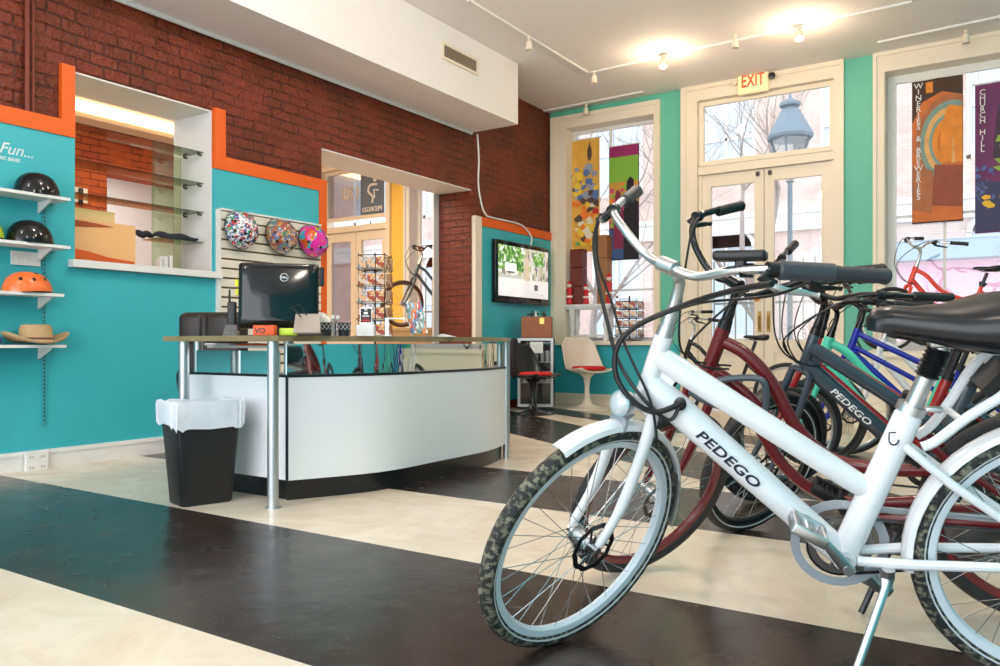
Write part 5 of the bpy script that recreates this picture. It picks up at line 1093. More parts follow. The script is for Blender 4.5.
# ================================================================== SIDE ROOM CONTENT
# postcard rack seen through the doorway
def card_rack(name, o, label, rows, cols, cw, chh, dz_, z0, poleh, faces, seed, gname, rowname, baseh=.03, basem=None, yaw=0.0):
    t = thing(name, o, label, 'card rack'); m = MB(); m.cyl(o+V((0, 0, baseh)), o+V((0, 0, poleh)), .012, 10); link('pole', m, DARKM, t)
    m = MB(); m.lathe([(.16, 0), (.16, .012), (.03, baseh), (.012, baseh+.01)], o, 20); link('base', m, basem or DARKM, t)
    w_ = cols*(cw+.012)/2; rnd = random.Random(seed)
    CM = [voronoi_mat('card_print_%d_%d' % (seed, k), c, 30, .5, dist=.05) for k, c in enumerate(([(.75, .45, .25), (.35, .12, .06), (.8, .75, .7)], [(.7, .7, .72), (.3, .4, .5), (.85, .6, .4)], [(.8, .5, .15), (.85, .8, .75), (.45, .1, .08)]))]
    for f in range(faces):
        M = Matrix.Translation(o) @ Matrix.Rotation(yaw+2*PI*f/faces, 4, 'Z'); m = MB(); dd = w_ if faces == 4 else .10
        for r in range(rows):
            z = z0+r*dz_; m.tube([M @ V((-w_, -dd, z)), M @ V((w_, -dd, z))], .004, 6); m.tube([M @ V((-w_, -dd-.03, z+.02)), M @ V((w_, -dd-.03, z+.02))], .003, 6); m.tube([M @ V((-w_, -dd, z+chh*.9)), M @ V((w_, -dd, z+chh*.9))], .003, 6)
            m.tube([M @ V((-w_, -dd, z)), M @ V((-w_, -dd-.03, z+.02))], .003, 5); m.tube([M @ V((w_, -dd, z)), M @ V((w_, -dd-.03, z+.02))], .003, 5)
        for x in (-w_, w_): m.tube([M @ V((x, -dd, z0-.02)), M @ V((x, -dd, z0+rows*dz_))], .005, 6)
        m.tube([M @ V((-w_, -dd, z0+rows*dz_-.02)), M @ V((w_, -dd, z0+rows*dz_-.02))], .006, 6); m.tube([M @ V((0, 0, z0)), M @ V((0, -dd, z0))], .005, 6); m.tube([M @ V((0, 0, z0+(rows-1)*dz_)), M @ V((0, -dd, z0+(rows-1)*dz_))], .005, 6)
        link('wire_frame', m, DARKM, t)
    for k in range(3):
        pass
    proto = {}
    for f in range(min(faces, 2)):
        M = Matrix.Translation(o) @ Matrix.Rotation(yaw+2*PI*f/faces, 4, 'Z'); dd = w_ if faces == 4 else .10
        for r in range(rows):
            for c in range(cols):
                ki = rnd.randrange(3)
                if ki not in proto:
                    m = MB(); m.box((-cw/2, -.004, 0), (cw/2, .004, chh)); cobj = link('postcard', m, CM[ki], smooth=False); proto[ki] = cobj; cc = cobj
                else: cc = proto[ki].copy(); COL.objects.link(cc)
                x = -w_+(cw+.012)*(c+.5); cc.matrix_world = M @ Matrix.Translation(V((x, -dd-.016, z0+r*dz_+.009)))
                cc.rotation_euler = M.to_euler(); cc.location = M @ V((x, -dd-.016, z0+r*dz_+.009))
                tag(cc, 'printed postcard in row %s from the bottom of the %s' % (('one', 'two', 'three', 'four', 'five', 'six')[r], rowname), 'postcard', gname+' row '+('one', 'two', 'three', 'four', 'five', 'six')[r])
    return t
card_rack('postcard_rack', V((onD(375, 343, 9.9).x, onD(375, 343, 9.9).y, 0)), 'tall wire postcard rack standing in the side room doorway view', 5, 3, .098, .150, .205, .95, 1.99, 4, 3, 'postcards on the tall rack', 'tall side room rack', yaw=TH-.1)
# grey city bicycle behind it, seen through the doorway
gO = dict(R=.335, htz=.90, htx=.44, xf=.68, hta=1.22)
zdk = 1.10; pO = Pose(0, 0, 4.0, 0, 0); hh_ = pO.T((gO['htx'], 0, .90)); rt_ = onD(419, 343, 11.4)
pO = Pose(rt_.x-hh_.x, rt_.y-hh_.y, 4.0, 0.0, .30, z=zdk)
q0 = pO.T((1.05, 0, 0)); q1 = pO.T((-.9, 0, 0)); m = MB(); LW = mat('light_wood', (.70, .45, .22), .45, noise=.1, nscale=9)
Mq = Matrix.Translation(V((pO.o.x, pO.o.y, 0))) @ Matrix.Rotation(4.0, 4, 'Z'); dsk = thing('display_cabinet', V((pO.o.x, pO.o.y, 0)), 'light wooden display cabinet carrying the dark grey city bicycle', 'cabinet')
m.rbox((-.70, -.20, zdk-.05), (1.10, .20, zdk-.003), .006, Mq); link('cabinet_top', m, LW, dsk, False); m = MB(); m.box((-.66, -.18, .02), (1.05, .18, zdk-.051), Mq); link('body', m, LW, dsk, False)
bike('dark grey city bicycle with cream tyres seen through the side room doorway', pO, gO, mat('slate_bike_enamel', (.09, .13, .16), .35), 'cruiser', rims=ALU, barm=BLACKG, tyrem=mat('brown_tyre', (.10, .06, .04), .7), detail=1, spokes=24, name='bicycle', rotor=False, gripm=mat('brown_leather_grip', (.30, .12, .04), .6))
# mirror-written street number and shop emblem on the side room transom
gy = YB+.07; pz_ = onY(350, 200, gy)
def glass_text(txt, px, py, size, bold=.002, sx=1.0):
    p = onY(px, py, gy); Mx = Matrix(((-1, 0, 0, p.x), (0, 0, 1, p.y), (0, 1, 0, p.z), (0, 0, 0, 1))); m = MB(); m.text(txt, Mx, size, .002, bold=bold, sx=sx, align='CENTER'); return m
m = glass_text('130', 351.5, 199, .30); small('street_number', m, mat('gold_leaf', (.62, .52, .35), .5), 'gold street number 130 on transom glass, reversed from inside', 'number', smooth=False, base=onY(351, 199, gy))
p0, p1 = onY(361, 175, gy), onY(384.5, 214, gy)
m = MB(); m.box((p0.x, gy-.012, p1.z), (p1.x, gy-.004, p0.z)); wd = small('window_decal', m, mat('slate_blue_decal', (.12, .17, .24), .5), 'slate blue shop emblem panel on the transom glass', 'sign', smooth=False, base=(p0.x, gy, p1.z))
m = MB(); cx_ = (p0.x+p1.x)/2; cz_ = (p0.z+p1.z)/2; s_ = (p0.z-p1.z); m.lathe([(.055*s_, 0), (.055*s_, .004), (.001, .004)], (cx_+.09*s_, gy-.012, cz_+.34*s_), 16, axis=(0, -1, 0))
m.tube(smoothpath([(cx_+.16*s_, gy-.015, cz_+.22*s_), (cx_-.06*s_, gy-.015, cz_+.22*s_), (cx_-.12*s_, gy-.015, cz_+.08*s_), (cx_+.02*s_, gy-.015, cz_-.06*s_), (cx_-.0*s_, gy-.015, cz_-.2*s_)], 4), .028*s_, 8, flat=.4); m.tube([(cx_+.2*s_, gy-.015, cz_+.08*s_), (cx_+.06*s_, gy-.015, cz_+.10*s_), (cx_+.08*s_, gy-.015, cz_-.1*s_)], .022*s_, 8, flat=.4)
link('emblem', m, WHITE, wd)
Mx = Matrix(((-1, 0, 0, cx_), (0, 0, 1, gy-.014), (0, 1, 0, cz_-.40*s_), (0, 0, 0, 1))); m = MB(); m.text('PEDEGO', Mx, .15*s_, .002, bold=.002, sx=1.1, align='CENTER'); link('lettering', m, WHITE, wd, False)
# ================================================================== TELEVISION CORNER
t0 = onX(494.5, 239, XL+.10); t1 = onX(548.5, 304, XL+.10); tv = thing('television', (XL+.05, (t0.y+t1.y)/2, t1.z), 'flat television showing a street scene on the turquoise wall', 'television')
zA, zB2 = onX(494.5, 302, XL+.10).z, onX(494.5, 238.5, XL+.10).z
m = MB(); m.rbox((XL+.055, t0.y, zA), (XL+.12, t1.y, zB2), .012); link('casing', m, BLACKG, tv)
sy0, sy1, sz0, sz1 = t0.y+.06, t1.y-.05, zA+.09, zB2-.06; m = MB()
def scr(u0, v0, u1, v1, col, nm, k=0): 
    mm = MATS.get('tv_'+nm) or mat('tv_'+nm, col, .3, emit=col, estr=1.0, noise=.35, nscale=14); m.use(mm)
    x = XL+.1205+.0004*k; m.poly([(x, sy0+(sy1-sy0)*u0, sz0+(sz1-sz0)*v0), (x, sy0+(sy1-sy0)*u1, sz0+(sz1-sz0)*v0), (x, sy0+(sy1-sy0)*u1, sz0+(sz1-sz0)*v1), (x, sy0+(sy1-sy0)*u0, sz0+(sz1-sz0)*v1)])
LV = voronoi_mat('tv_leafy', [(.05, .16, .03), (.14, .32, .06), (.28, .45, .12), (.75, .8, .75), (.08, .2, .05)], 26, .3, dist=.1, emit=.9); BD = voronoi_mat('tv_houses', [(.45, .40, .33), (.60, .56, .50), (.22, .2, .2), (.75, .73, .7), (.35, .42, .2)], 16, .3, stretch=(1, 1.6, .7), emit=.9); RD = voronoi_mat('tv_road', [(.72, .70, .70), (.66, .63, .64), (.76, .74, .74)], 5, .3, emit=.9)
MATS['tv_leaves'] = LV; MATS['tv_building'] = BD; MATS['tv_pale'] = BD; MATS['tv_road'] = RD
scr(0, 0, 1, 1, None, 'building'); scr(0, .52, .48, 1, None, 'leaves', 1); scr(.68, .66, .9, .95, None, 'leaves', 1); scr(0, 0, 1, .36, None, 'road', 2); scr(.12, .50, .34, .66, (.75, .76, .78), 'van', 2); scr(.16, .46, .30, .50, (.12, .12, .13), 'dark', 3); scr(.50, .34, .60, .80, (.50, .42, .30), 'statue', 3); scr(.53, .80, .57, .98, (.45, .38, .28), 'statue2', 3); scr(.70, .16, .78, .28, (.10, .10, .11), 'ball', 3); scr(0, .36, .45, .42, (.40, .42, .40), 'kerb', 3); scr(.82, .06, .9, .09, (.4, .4, .42), 'mark', 3)
link('screen', m, None, tv, False)
m = MB(); m.box((XL+.05, (t0.y+t1.y)/2-.15, (zA+zB2)/2-.15), (XL+.0555, (t0.y+t1.y)/2+.15, (zA+zB2)/2+.15)); link('wall_mount', m, DARKM, tv, False)
# glass door cabinet standing across the corner, box case on top
cc0 = onD(536.5, 411, 10.72); Mk = Matrix.Translation(V((cc0.x, cc0.y, 0))) @ Matrix.Rotation(TH-.12, 4, 'Z'); hw = .235; zf = onD(530, 338, 10.5).z
GRY = mat('aged_silver', (.45, .46, .45), .35, .6)
frg = thing('glass_door_cabinet', (cc0.x, cc0.y, 0), 'low glass door cabinet with glassware under the television', 'cabinet')
m = MB(); m.box((-hw, -.16, .03), (hw, .20, .06), Mk); m.box((-hw, -.16, zf-.03), (hw, .20, zf), Mk); m.box((-hw, -.16, .06), (-hw+.03, .20, zf-.03), Mk); m.box((hw-.03, -.16, .06), (hw, .20, zf-.03), Mk); m.box((-hw+.03, .18, .06), (hw-.03, .20, zf-.03), Mk); m.box((-hw+.03, -.14, 0), (hw-.03, .18, .03), Mk); link('body', m, BLACKP, frg, False)
m = MB(); t_ = .035; m.box((-hw, -.20, .04), (-hw+t_, -.162, zf), Mk); m.box((hw-t_, -.20, .04), (hw, -.162, zf), Mk); m.box((-hw+t_, -.20, .04), (hw-t_, -.162, .04+t_), Mk); m.box((-hw+t_, -.20, zf-t_), (hw-t_, -.162, zf), Mk); dr = link('door', m, GRY, frg, False)
m = MB(); m.box((-hw+t_, -.185, .04+t_), (hw-t_, -.18, zf-t_), Mk); link('pane', m, GLASS, dr, False)
for z in (.35, .62): m = MB(); m.box((-hw+.031, -.15, z), (hw-.031, .175, z+.008), Mk); link('shelf', m, GRY, frg, False)
m = MB(); m.box((-.07, -.204, zf-.20), (.10, -.201, zf-.05), Mk); small('notice', m, PAPER, 'white notice stuck on the glass door cabinet', 'notice', smooth=False, base=Mk @ V((0, -.2, zf-.2)))
gp = None
for r, z in enumerate((.358, .628)):
    for k in range(5):
        if gp is None:
            m = MB(); m.lathe([(.022, 0), (.028, .002), (.032, .15), (.029, .15), (.024, .006)], (0, 0, 0), 14); gp = link('drinking_glass', m, mat('pale_glassware', (.72, .78, .8), .1, alpha=.6)); o_ = gp
        else: o_ = gp.copy(); COL.objects.link(o_)
        o_.location = Mk @ V((-.155+k*.078, -.09+.09*(k % 2), z+.0005)); tag(o_, 'drinking glass on the %s shelf of the glass door cabinet' % ('lower', 'upper')[r], 'glass', 'glasses on the %s cabinet shelf' % ('lower', 'upper')[r])
cz0 = zf+.001; ctop = onD(538, 316.5, 10.6).z
cs = thing('wooden_case', Mk @ V((0, 0, cz0)), 'orange brown box case with brass clasp on top of the glass door cabinet', 'case')
m = MB(); m.rbox((-.195, -.12, cz0), (.21, .15, ctop), .012, Mk); link('body', m, mat('tan_leather_case', (.36, .10, .025), .4, noise=.15, nscale=10), cs, False)
m = MB(); m.box((.05, -.131, ctop-.10), (.11, -.121, ctop-.02), Mk); link('clasp', m, mat('brass', (.7, .4, .1), .3, .9), cs, False)
m = MB(); m.tube(smoothpath([Mk @ V((-.12, .02, ctop-.004)), Mk @ V((-.10, .02, ctop+.035)), Mk @ V((.10, .02, ctop+.035)), Mk @ V((.12, .02, ctop-.004))], 5), .009, 8); link('handle', m, BLACKP, cs)
for k in range(4): m = MB(); p = Mk @ V((-.06+.055*k, -.06, ctop+.0005)); m.lathe([(.014, 0), (.014, .05), (.006, .06), (.006, .08)], p, 10); small('small_bottle', m, (DARKM, WHITE, mat('teal_bottle', (.05, .3, .3), .3), DARKM)[k], ('leftmost', 'second', 'third', 'rightmost')[k]+' tiny bottle on top of the brown case', 'bottle', base=p)
# tulip chairs
def tulip(o, yaw, body, label, sc_):
    t = thing('tulip_chair', o, label, 'chair'); M = Matrix.Translation(o) @ Matrix.Rotation(yaw, 4, 'Z') @ Matrix.Scale(sc_, 4)
    m = MB(); m.lathe([(.25, 0), (.25, .008), (.15, .022), (.06, .06), (.032, .14), (.028, .26), (.045, .36), (.09, .405), (.06, .41)], (0, 0, 0), 28)
    for v in m.bm.verts: v.co = M @ v.co
    link('pedestal', m, body, t, ang=60)
    # shell: dish seat turning into a tall back, front = +x
    m = MB(); n = 24; rings = []
    for i in range(15):
        s_ = i/14
        if s_ < .5: u = s_/.5; x = .25-.42*u; z = .43-.02*math.sin(u*PI)+.0; w_ = .22+.03*math.sin(u*PI)
        else: u = (s_-.5)/.5; x = -.17-.10*math.sin(u*1.2); z = .43+.02*0+.40*u**1.0; w_ = .255-.035*u+(.0 if u < .8 else -.35*(u-.8))
        row = []
        for k in range(n):
            v = -1+2*k/(n-1); 
            if s_ < .5: row.append(m.v(M @ V((x, w_*v, z+.05*abs(v)**3))))
            else: row.append(m.v(M @ V((x+.12*abs(v)**2.5*(1-u*.7), w_*v, z+.05*abs(v)**3*(1-u)))))
        rings.append(row)
    for A_, B_ in zip(rings, rings[1:]):
        for k in range(n-1): m.face([A_[k], A_[k+1], B_[k+1], B_[k]])
    so = link('shell', m, body, t, ang=70); md = so.modifiers.new('s', 'SOLIDIFY'); md.thickness = .014; md.offset = 0
    m = MB(); m.lathe([(.001, 0), (.17, .0), (.20, .015), (.20, .03), (.17, .045), (.001, .05)], (.04, 0, .446), 28)
    for v in m.bm.verts: v.co = M @ v.co
    link('cushion', m, REDC, t, ang=60); return t
wt = zl(587, 408.6); tulip(wt, -.55, mat('white_fibreglass', (.80, .70, .60), .25), 'white tulip chair with red cushion beside the glass cabinet', 1.16)
bt_ = zl(533, 414); tulip(bt_, -.15, mat('black_fibreglass', (.02, .018, .02), .2), 'black tulip chair with red cushion in front of the glass cabinet', 1.06)
m = MB(); Mj = face_mat(bt_+V((-.06, 0, 0)), TH-.1); rnd = random.Random(2)
m.tube(smoothpath([Mj @ V((-.17, .02, .92)), Mj @ V((-.19, -.03, .80)), Mj @ V((-.19, -.04, .60)), Mj @ V((-.18, -.03, .45))], 5), [.05, .07, .08, .08, .09, .09, .09, .09, .10, .10, .10, .09, .09, .08, .07, .05], 12, flat=.5); small('jacket', m, mat('black_jacket', (.02, .02, .022), .7, bump=.4, bscale=20), 'black jacket hanging over the back of the black chair', 'jacket', base=bt_+V((-.2, 0, .45)))
# ================================================================== LEFT WINDOW DISPLAY
zw = wH[2]+.001
cty = YB-.02; cA, cB = onY(556, 303, cty).x, onY(612, 303, cty).x; cA = max(cA, wH[0]+.02)
cz = onY(600, 304, cty).z
ct = thing('display_table', ((cA+cB)/2, cty+.1, zw), 'white low table with turned legs on the left window sill', 'table')
m = MB(); m.box((cA, cty-.06, cz-.04), (cB, cty+.22, cz)); m.box((cA+.02, cty-.04, cz-.07), (cB-.02, cty+.20, cz-.04)); link('table_top', m, WHITE, ct, False)
for x in (cA+.09, cB-.09):
    for y in (cty, cty+.16):
        m = MB(); h = cz-.07-zw; m.lathe([(.04, 0), (.045, .05*h), (.03, .15*h), (.022, .3*h), (.045, .5*h), (.03, .68*h), (.04, .8*h), (.045, h)], (x, y, zw), 14); link('leg', m, WHITE, ct)
m = MB(); m.box((cA+.06, cty+.01, zw+.06), (cB-.06, cty+.15, zw+.09)); link('lower_shelf', m, WHITE, ct, False)
def crate_tower(pxa, pxb, pyt, y, m_, label, n):
    a, b = onY(pxa, 300, y).x, onY(pxb, 300, y).x; zt_ = onY(pxa, pyt, y).z; t = thing('wooden_box_column', ((a+b)/2, y+.08, cz), label, 'wooden box'); h = (zt_-cz)/n
    for i in range(n): m = MB(); m.rbox((a, y, cz+.001+h*i), (b, y+.16, cz+h*(i+1)-.006), .005); link('box', m, m_, t, False)
crate_tower(570, 582, 249, cty, mat('dark_red_wood', (.16, .025, .018), .5, noise=.25, nscale=14), 'narrow dark red wooden column at the left of the shop window', 3)
crate_tower(597, 607, 235, cty, mat('oak_brown_wood', (.33, .14, .05), .5, noise=.25, nscale=14), 'narrow oak brown wooden column in the shop window behind the bicycle handlebar', 3)
# small red and white ornaments on the table
RW = [mat('ornament_red', (.60, .02, .03), .5), mat('ornament_cream', (.85, .78, .72), .6)]
for k, (px, pyt, lb) in enumerate(((569.5, 281, 'red and white stocking ornament in front of the dark red column'), (586, 284, 'slim red ornament figure between the two wooden columns'), (609, 273, 'red and white ornament figure right of the oak column'))):
    y = cty-.03; x = onY(px, 300, y).x; zt_ = onY(px, pyt, y).z; hh = zt_-cz; o = V((x, y, cz+.001)); t = thing('ornament', o, lb, 'ornament', 'red window ornaments')
    m = MB(); m.lathe([(.035, 0), (.05, .05*hh), (.04, .25*hh), (.035, .5*hh), (.05, .62*hh), (.03, .72*hh)], o, 14, sy=.7); link('body', m, RW[0], t); m = MB(); m.sphere(o+V((0, 0, .82*hh)), .035, 12, 8); link('head', m, RW[1], t); m = MB(); m.lathe([(.04, .86*hh), (.03, .93*hh), (.005, hh)], o, 12); link('hat', m, RW[0], t)
    m = MB(); m.lathe([(.052, .30*hh), (.052, .38*hh)], o, 12, sy=.7); link('white_band', m, RW[1], t)
# short card rack on the sill
p = onY(626, 343, YB+.10); card_rack('postcard_rack', V((onY(630, 343, YB+.02).x, YB+.0, zw)), 'short postcard rack with black foot on the left window sill', 4, 3, .085, .09, .125, .06, .62, 4, 7, 'postcards on the window rack', 'window sill rack', yaw=.1)
# banners hanging in the left window
def banner(px0, px1, pyt, pyb, y, m_, label, name='hanging_banner'):
    a, b = onY(px0, 300, y).x, onY(px1, 300, y).x; zt_ = onY((px0+px1)/2, pyt, y).z; z0_ = onY((px0+px1)/2, pyb, y).z
    t = thing(name, ((a+b)/2, y, z0_), label, 'banner'); m = MB(); n = 10
    for i in range(n):
        x0, x1 = a+(b-a)*i/n, a+(b-a)*(i+1)/n; d0, d1 = .006*math.sin(i*.9), .006*math.sin((i+1)*.9)
        A_ = [m.v(p) for p in ((x0, y+d0, z0_), (x1, y+d1, z0_), (x1, y+d1, zt_), (x0, y+d0, zt_))]; B_ = [m.v(p) for p in ((x0, y+d0+.003, z0_), (x1, y+d1+.003, z0_), (x1, y+d1+.003, zt_), (x0, y+d0+.003, zt_))]
        m.face(A_); m.face(B_[::-1]); m.face([A_[3], A_[2], B_[2], B_[3]]); m.face([A_[0], A_[1], B_[1], B_[0]])
    link('cloth', m, m_, t, ang=60); m = MB(); m.cyl((a-.03, y+.002, zt_), (b+.03, y+.002, zt_), .01, 8); link('rod', m, WHITE, t)
    for x in (a+.03, b-.03): m = MB(); m.cyl((x, y+.002, zt_), (x, y+.002, wH[3]-.02 if b < -3.5 else rH[3]-.02), .003, 5); link('cord', m, WHITE, t)
    return t, a, b, z0_, zt_
by_ = YB+.165
B1 = voronoi_mat('banner_warm_print', [(.80, .42, .06), (.80, .42, .06), (.85, .50, .08), (.25, .10, .04), (.72, .10, .03), (.12, .22, .40), (.75, .60, .25)], 7, .7, stretch=(1, 1, 1.4), dist=.4)
t, a, b, z0_, zt_ = banner(571.5, 599.5, 139, 252, by_, mat('banner_ochre', (.78, .42, .07), .7, noise=.2, nscale=6), 'ochre illustrated banner with colourful patches, left one in the shop window')
rnd = random.Random(11); m = MB(); pal = [mat('bn_%d' % i, c, .7) for i, c in enumerate(((.55, .03, .03), (.85, .55, .05), (.10, .18, .38), (.30, .35, .45), (.85, .22, .03), (.10, .06, .05), (.12, .35, .10), (.8, .72, .55)))]
hgt = zt_-z0_
for i in range(70):
    v = rnd.random()**1.0*.72+.02; u = rnd.uniform(.06, .94); cidx = rnd.choice((2, 3, 5, 1) if v > .45 else (0, 4, 1, 5, 6 if v < .1 else 7)); m.use(pal[cidx]); r = rnd.uniform(.03, .075); k = rnd.randint(4, 7); cx_ = a+(b-a)*u; cz_ = z0_+hgt*v; a0 = rnd.random()*6
    pts = [(min(max(cx_+r*1.3*rnd.uniform(.6, 1.1)*math.cos(a0+2*PI*j/k), a+.005), b-.005), by_-.010-.0002*i, max(cz_+r*rnd.uniform(.6, 1.2)*math.sin(a0+2*PI*j/k), z0_+.01)) for j in range(k)]; m.poly(pts)
m.use(pal[5]); m.lathe([(.01, .80*hgt), (.035, .84*hgt), (.035, .90*hgt), (.012, .93*hgt), (.004, .97*hgt)], (a+(b-a)*.68, by_-.03, z0_), 6, sy=.1)
link('printed_patches', m, None, t, False)
t, a, b, z0_, zt_ = banner(609, 639, 145, 260, by_, mat('banner_plum', (.10, .03, .05), .7), 'dark banner with green top and a couple in silhouette, right one in the shop window')
m = MB(); hgt = zt_-z0_
def bp_(pts, mm, dy=.010): m.use(mm); m.poly([(a+(b-a)*u, by_-dy, z0_+hgt*v) for u, v in pts])
bp_(((0.01, .90), (.99, .90), (.99, .995), (.01, .995)), mat('bn_magenta', (.30, .02, .12), .6), .010)
bp_(((0.01, .68), (.99, .68), (.99, .90), (.01, .90)), mat('bn_green', (.22, .45, .05), .6), .010)
bp_(((0.01, .45), (.99, .50), (.99, .68), (.01, .68)), mat('bn_gold', (.55, .30, .05), .6), .010)
bp_(((0.01, .28), (.55, .28), (.55, .47), (.01, .45)), mat('bn_pink', (.60, .06, .18), .6), .0105)
bp_(((0.01, .01), (.6, .01), (.6, .2), (.01, .28)), mat('bn_blue', (.04, .10, .25), .6), .0105)
for i in range(40):
    u = rnd.uniform(.05, .95); v = rnd.uniform(.3, .66); r = rnd.uniform(.02, .05); m.use(rnd.choice([MATS['bn_gold'], MATS['bn_green'], MATS['bn_pink'], pal[4], pal[5]])); k = 6; m.poly([(min(max(a+(b-a)*u+r*math.cos(2*PI*j/k), a+.004), b-.004), by_-.0112-.0001*i, z0_+hgt*v+r*rnd.uniform(.7, 1.3)*math.sin(2*PI*j/k)) for j in range(k)])
DKS = mat('bn_suit', (.012, .010, .016), .6)
bp_(((.50, .0), (.52, .30), (.50, .42), (.60, .50), (.66, .52), (.66, .56), (.60, .60), (.62, .68), (.72, .72), (.84, .69), (.86, .60), (.82, .55), (.96, .50), (.99, .30), (.99, .0)), DKS, .018)
bp_(((.16, .10), (.18, .30), (.14, .40), (.24, .48), (.22, .56), (.30, .62), (.42, .58), (.42, .50), (.50, .42), (.50, .1)), mat('bn_wine', (.22, .02, .07), .6), .0175)
link('printed_scene', m, None, t, False)
# banners in the right window
t, a, b, z0_, zt_ = banner(912, 963, 77.5, 222.5, by_, mat('bn_dark_brown', (.07, .03, .015), .6), 'brown and orange wineries and breweries banner in the right shop window')
m = MB(); hgt = zt_-z0_; OR = [mat('bo_%d' % i, c, .6, noise=.3, nscale=9) for i, c in enumerate(((.62, .16, .03), (.80, .26, .03), (.20, .32, .28), (.42, .14, .05), (.75, .40, .14), (.30, .07, .03)))]
bp_(((.01, .01), (.99, .01), (.99, .86), (.6, .90), (.2, .84), (.01, .70)), OR[0], .010)
for i, (r0, mi) in enumerate(((.62, 3), (.54, 2), (.46, 4), (.38, 2), (.33, 1), (.24, 0))):
    cx_, cz_ = .78, .55; m.use(OR[mi]); pts = []
    for j in range(18):
        th = PI*.35+PI*1.0*j/17; pts.append((min(max(a+(b-a)*(cx_+r0*1.15*math.cos(th)), a+.004), b-.004), by_-.0108-.0004*i, z0_+hgt*(cz_+r0*.52*math.sin(th))))
    m.poly(pts)
bp_(((.55, .42), (.99, .40), (.99, .78), (.72, .80), (.58, .66)), OR[1], .0138); bp_(((.4, .12), (.99, .10), (.99, .38), (.45, .40)), OR[5], .0139); bp_(((.01, .10), (.4, .06), (.42, .36), (.01, .40)), OR[3], .0139)
bp_(((.78, .40), (.86, .40), (.83, .50), (.83, .57), (.80, .57), (.80, .50)), MATS['bo_4'], .0145)
bp_(((.28, .90), (.42, .90), (.42, .975), (.28, .975)), OR[1], .0145)
link('printed_scene', m, None, t, False)
def vtext(txt, px, pyt, pyb, y, size, par):
    m = MB(); n = len(txt); x = onY(px, 300, y).x; za = onY(px, pyt, y).z; zb3 = onY(px, pyb, y).z
    for i, chh in enumerate(txt):
        if chh == ' ': continue
        Mx = Matrix(((1, 0, 0, x), (0, 0, -1, y), (0, 1, 0, za+(zb3-za)*i/(n-1)-size*.36), (0, 0, 0, 1))); m.text(chh, Mx, size, .0008, bold=.0008, align='CENTER')
    link('lettering', m, WHITE, par, False)
vtext('WINERIES & BREWERIES', 918.5, 86, 197, by_-.017, .088, t)
t, a, b, z0_, zt_ = banner(975, 1026, 81, 232, by_, mat('bn_purple', (.16, .03, .12), .6, noise=.15, nscale=3), 'purple church hill banner at the right edge of the right shop window')
m = MB(); hgt = zt_-z0_
bp_(((.01, .01), (.99, .01), (.99, .30), (.01, .36)), mat('bn_dusk', (.05, .05, .12), .6), .010); bp_(((.35, .50), (.99, .45), (.99, .95), (.55, .95), (.42, .75)), mat('bn_shadow', (.06, .03, .06), .6), .0102)
for i in range(26):
    u = rnd.uniform(.02, .4); v = rnd.uniform(.22, .44); r = rnd.uniform(.012, .035); m.use(mat('bn_periw', (.10, .14, .35), .6)); m.poly([(max(a+(b-a)*u+r*math.cos(2*PI*j/5), a+.004), by_-.011-.0001*i, z0_+hgt*v+r*math.sin(2*PI*j/5+i)) for j in range(5)])
m.use(mat('bn_yellow', (.85, .50, .04), .6))
for i in range(9):
    u = rnd.uniform(.2, .7); v = rnd.uniform(.15, .25); m.poly([(a+(b-a)*u+.05*math.cos(2*PI*j/5+i), by_-.014-.0001*i, z0_+hgt*v+.03*math.sin(2*PI*j/5+i)) for j in range(5)])
m.use(mat('bn_leaf', (.30, .45, .08), .6))
for i in range(5): m.poly([(a+(b-a)*rnd.uniform(.42, .6)+.04*math.cos(2*PI*j/5+i), by_-.0152-.0001*i, z0_+hgt*(.42+.05*i)+.04*math.sin(2*PI*j/5+i)) for j in range(5)])
link('printed_scene', m, None, t, False)
vtext('CHURCH HILL', 982.5, 92, 149, by_-.017, .085, t)
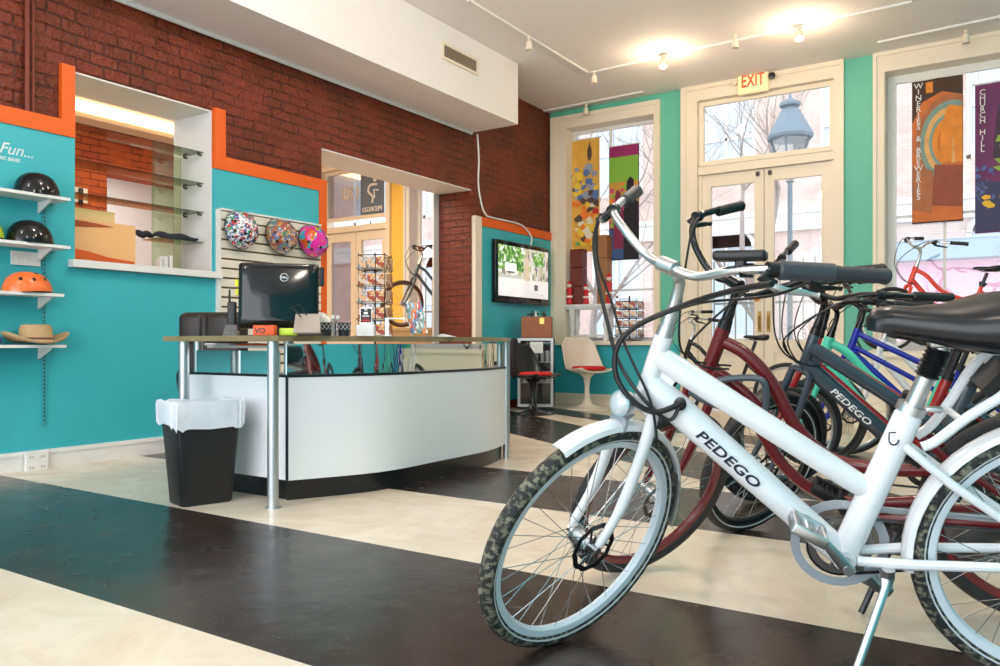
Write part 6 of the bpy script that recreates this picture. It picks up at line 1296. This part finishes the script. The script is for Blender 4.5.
# ================================================================== CEILING FIXTURES
def track(a, b, heads, label, ends=(), hdl=.10, lit=()):
    t = thing('track_light', (a+b)/2, label, 'track light'); m = MB(); d = (b-a).normalized(); n_ = V((-d.y, d.x, 0))*.018
    m.prism([a+n_, a-n_, b-n_, b+n_], (0, 0, -.022)); link('rail', m, WHITE, t, False)
    for i, p in enumerate(heads):
        m = MB(); m.cyl(p-V((0, 0, .022)), p-V((0, 0, .05)), .02, 12); m.tube([p-V((0, 0, .05)), p-V((0, 0, .075))], .008, 8)
        c = p-V((0, 0, .12)); ax = V((0.15, -.35, -1)).normalized() if i in lit else V((0, 0, -1)); m.lathe([(.015, -.055), (.03, -.05), (.036, .0), (.042, .045), (.034, .04), (.026, .0)], c, 18, axis=ax); h = link('lamp_head', m, CREAM, t)
        if i in lit:
            m = MB(); m.sphere(c+ax*.035, .03, 12, 8); link('bulb', m, mat('lit_bulb', (1, .9, .7), .3, emit=(1, .74, .40), estr=16), h)
            l = bpy.data.lights.new('track_bulb_light', 'POINT'); l.energy = 22; l.color = (1, .74, .45); l.shadow_soft_size = .05; o = bpy.data.objects.new('track_bulb_light', l); COL.objects.link(o); o.location = c+ax*.10+V((0, 0, -.01))
    return t
def cl(px, py): return onZ(px, py, CZ)
j = cl(588, 72.5)
track(cl(468, -1), j, [cl(529, 35)], 'white track light rail running away beside the boxed duct')
track(j+(cl(912, 1)-j).normalized()*.04, cl(912, 1), [cl(594, 70), cl(663, 53), cl(735, 33), cl(799, 24)], 'long white track light rail with two glowing spot lamps', lit=(1, 3))
track(cl(541, 111), cl(643, 91), [cl(586, 103)], 'short white track light rail by the left shop window')
track(cl(878, 41.5), cl(1004, 15), [cl(966, 28)], 'white track light rail by the right shop window')
# exit sign with two emergency lamps
ez = onY(752, 79, YB-.10); e0, e1 = onY(737.5, 80, YB-.10), onY(768, 80, YB-.10); zt2, zb4 = onY(752, 68, YB-.10).z, onY(752, 92.5, YB-.10).z
ex = thing('exit_sign', ((e0.x+e1.x)/2, YB-.09, zb4), 'cream exit sign with red letters and two emergency lamps', 'exit sign')
m = MB(); m.rbox((e0.x, YB-.10, zb4), (e1.x, YB-.037, zt2), .012); link('housing', m, mat('sign_cream', (.88, .74, .45), .4, emit=(1, .75, .35), estr=.25), ex)
W_ = e1.x-e0.x; Mx = Matrix(((1, 0, 0, (e0.x+e1.x)/2), (0, 0, -1, YB-.1005), (0, 1, 0, zb4+(zt2-zb4)*.27), (0, 0, 0, 1))); m = MB(); m.text('EXIT', Mx, (zt2-zb4)*.72, .001, bold=.0035, sx=W_*.80/((zt2-zb4)*.72*2.15), align='CENTER'); link('lettering', m, mat('exit_red', (.75, .08, .02), .4, emit=(.9, .08, .02), estr=.3), ex, False)
for s_, x in ((-1, e0.x-.035), (1, e1.x+.045)):
    m = MB(); c = V((x, YB-.10, (zt2+zb4)/2+.01)); m.lathe([(.02, -.05), (.035, -.02), (.042, .02), (.03, .024), (.001, .02)], c, 16, axis=V((s_*.35, -1, .0)).normalized()); m.cyl(c, V((e0.x if s_ < 0 else e1.x, YB-.07, c.z)), .008, 8); link('emergency_lamp', m, CREAM if s_ < 0 else DARKM, ex)
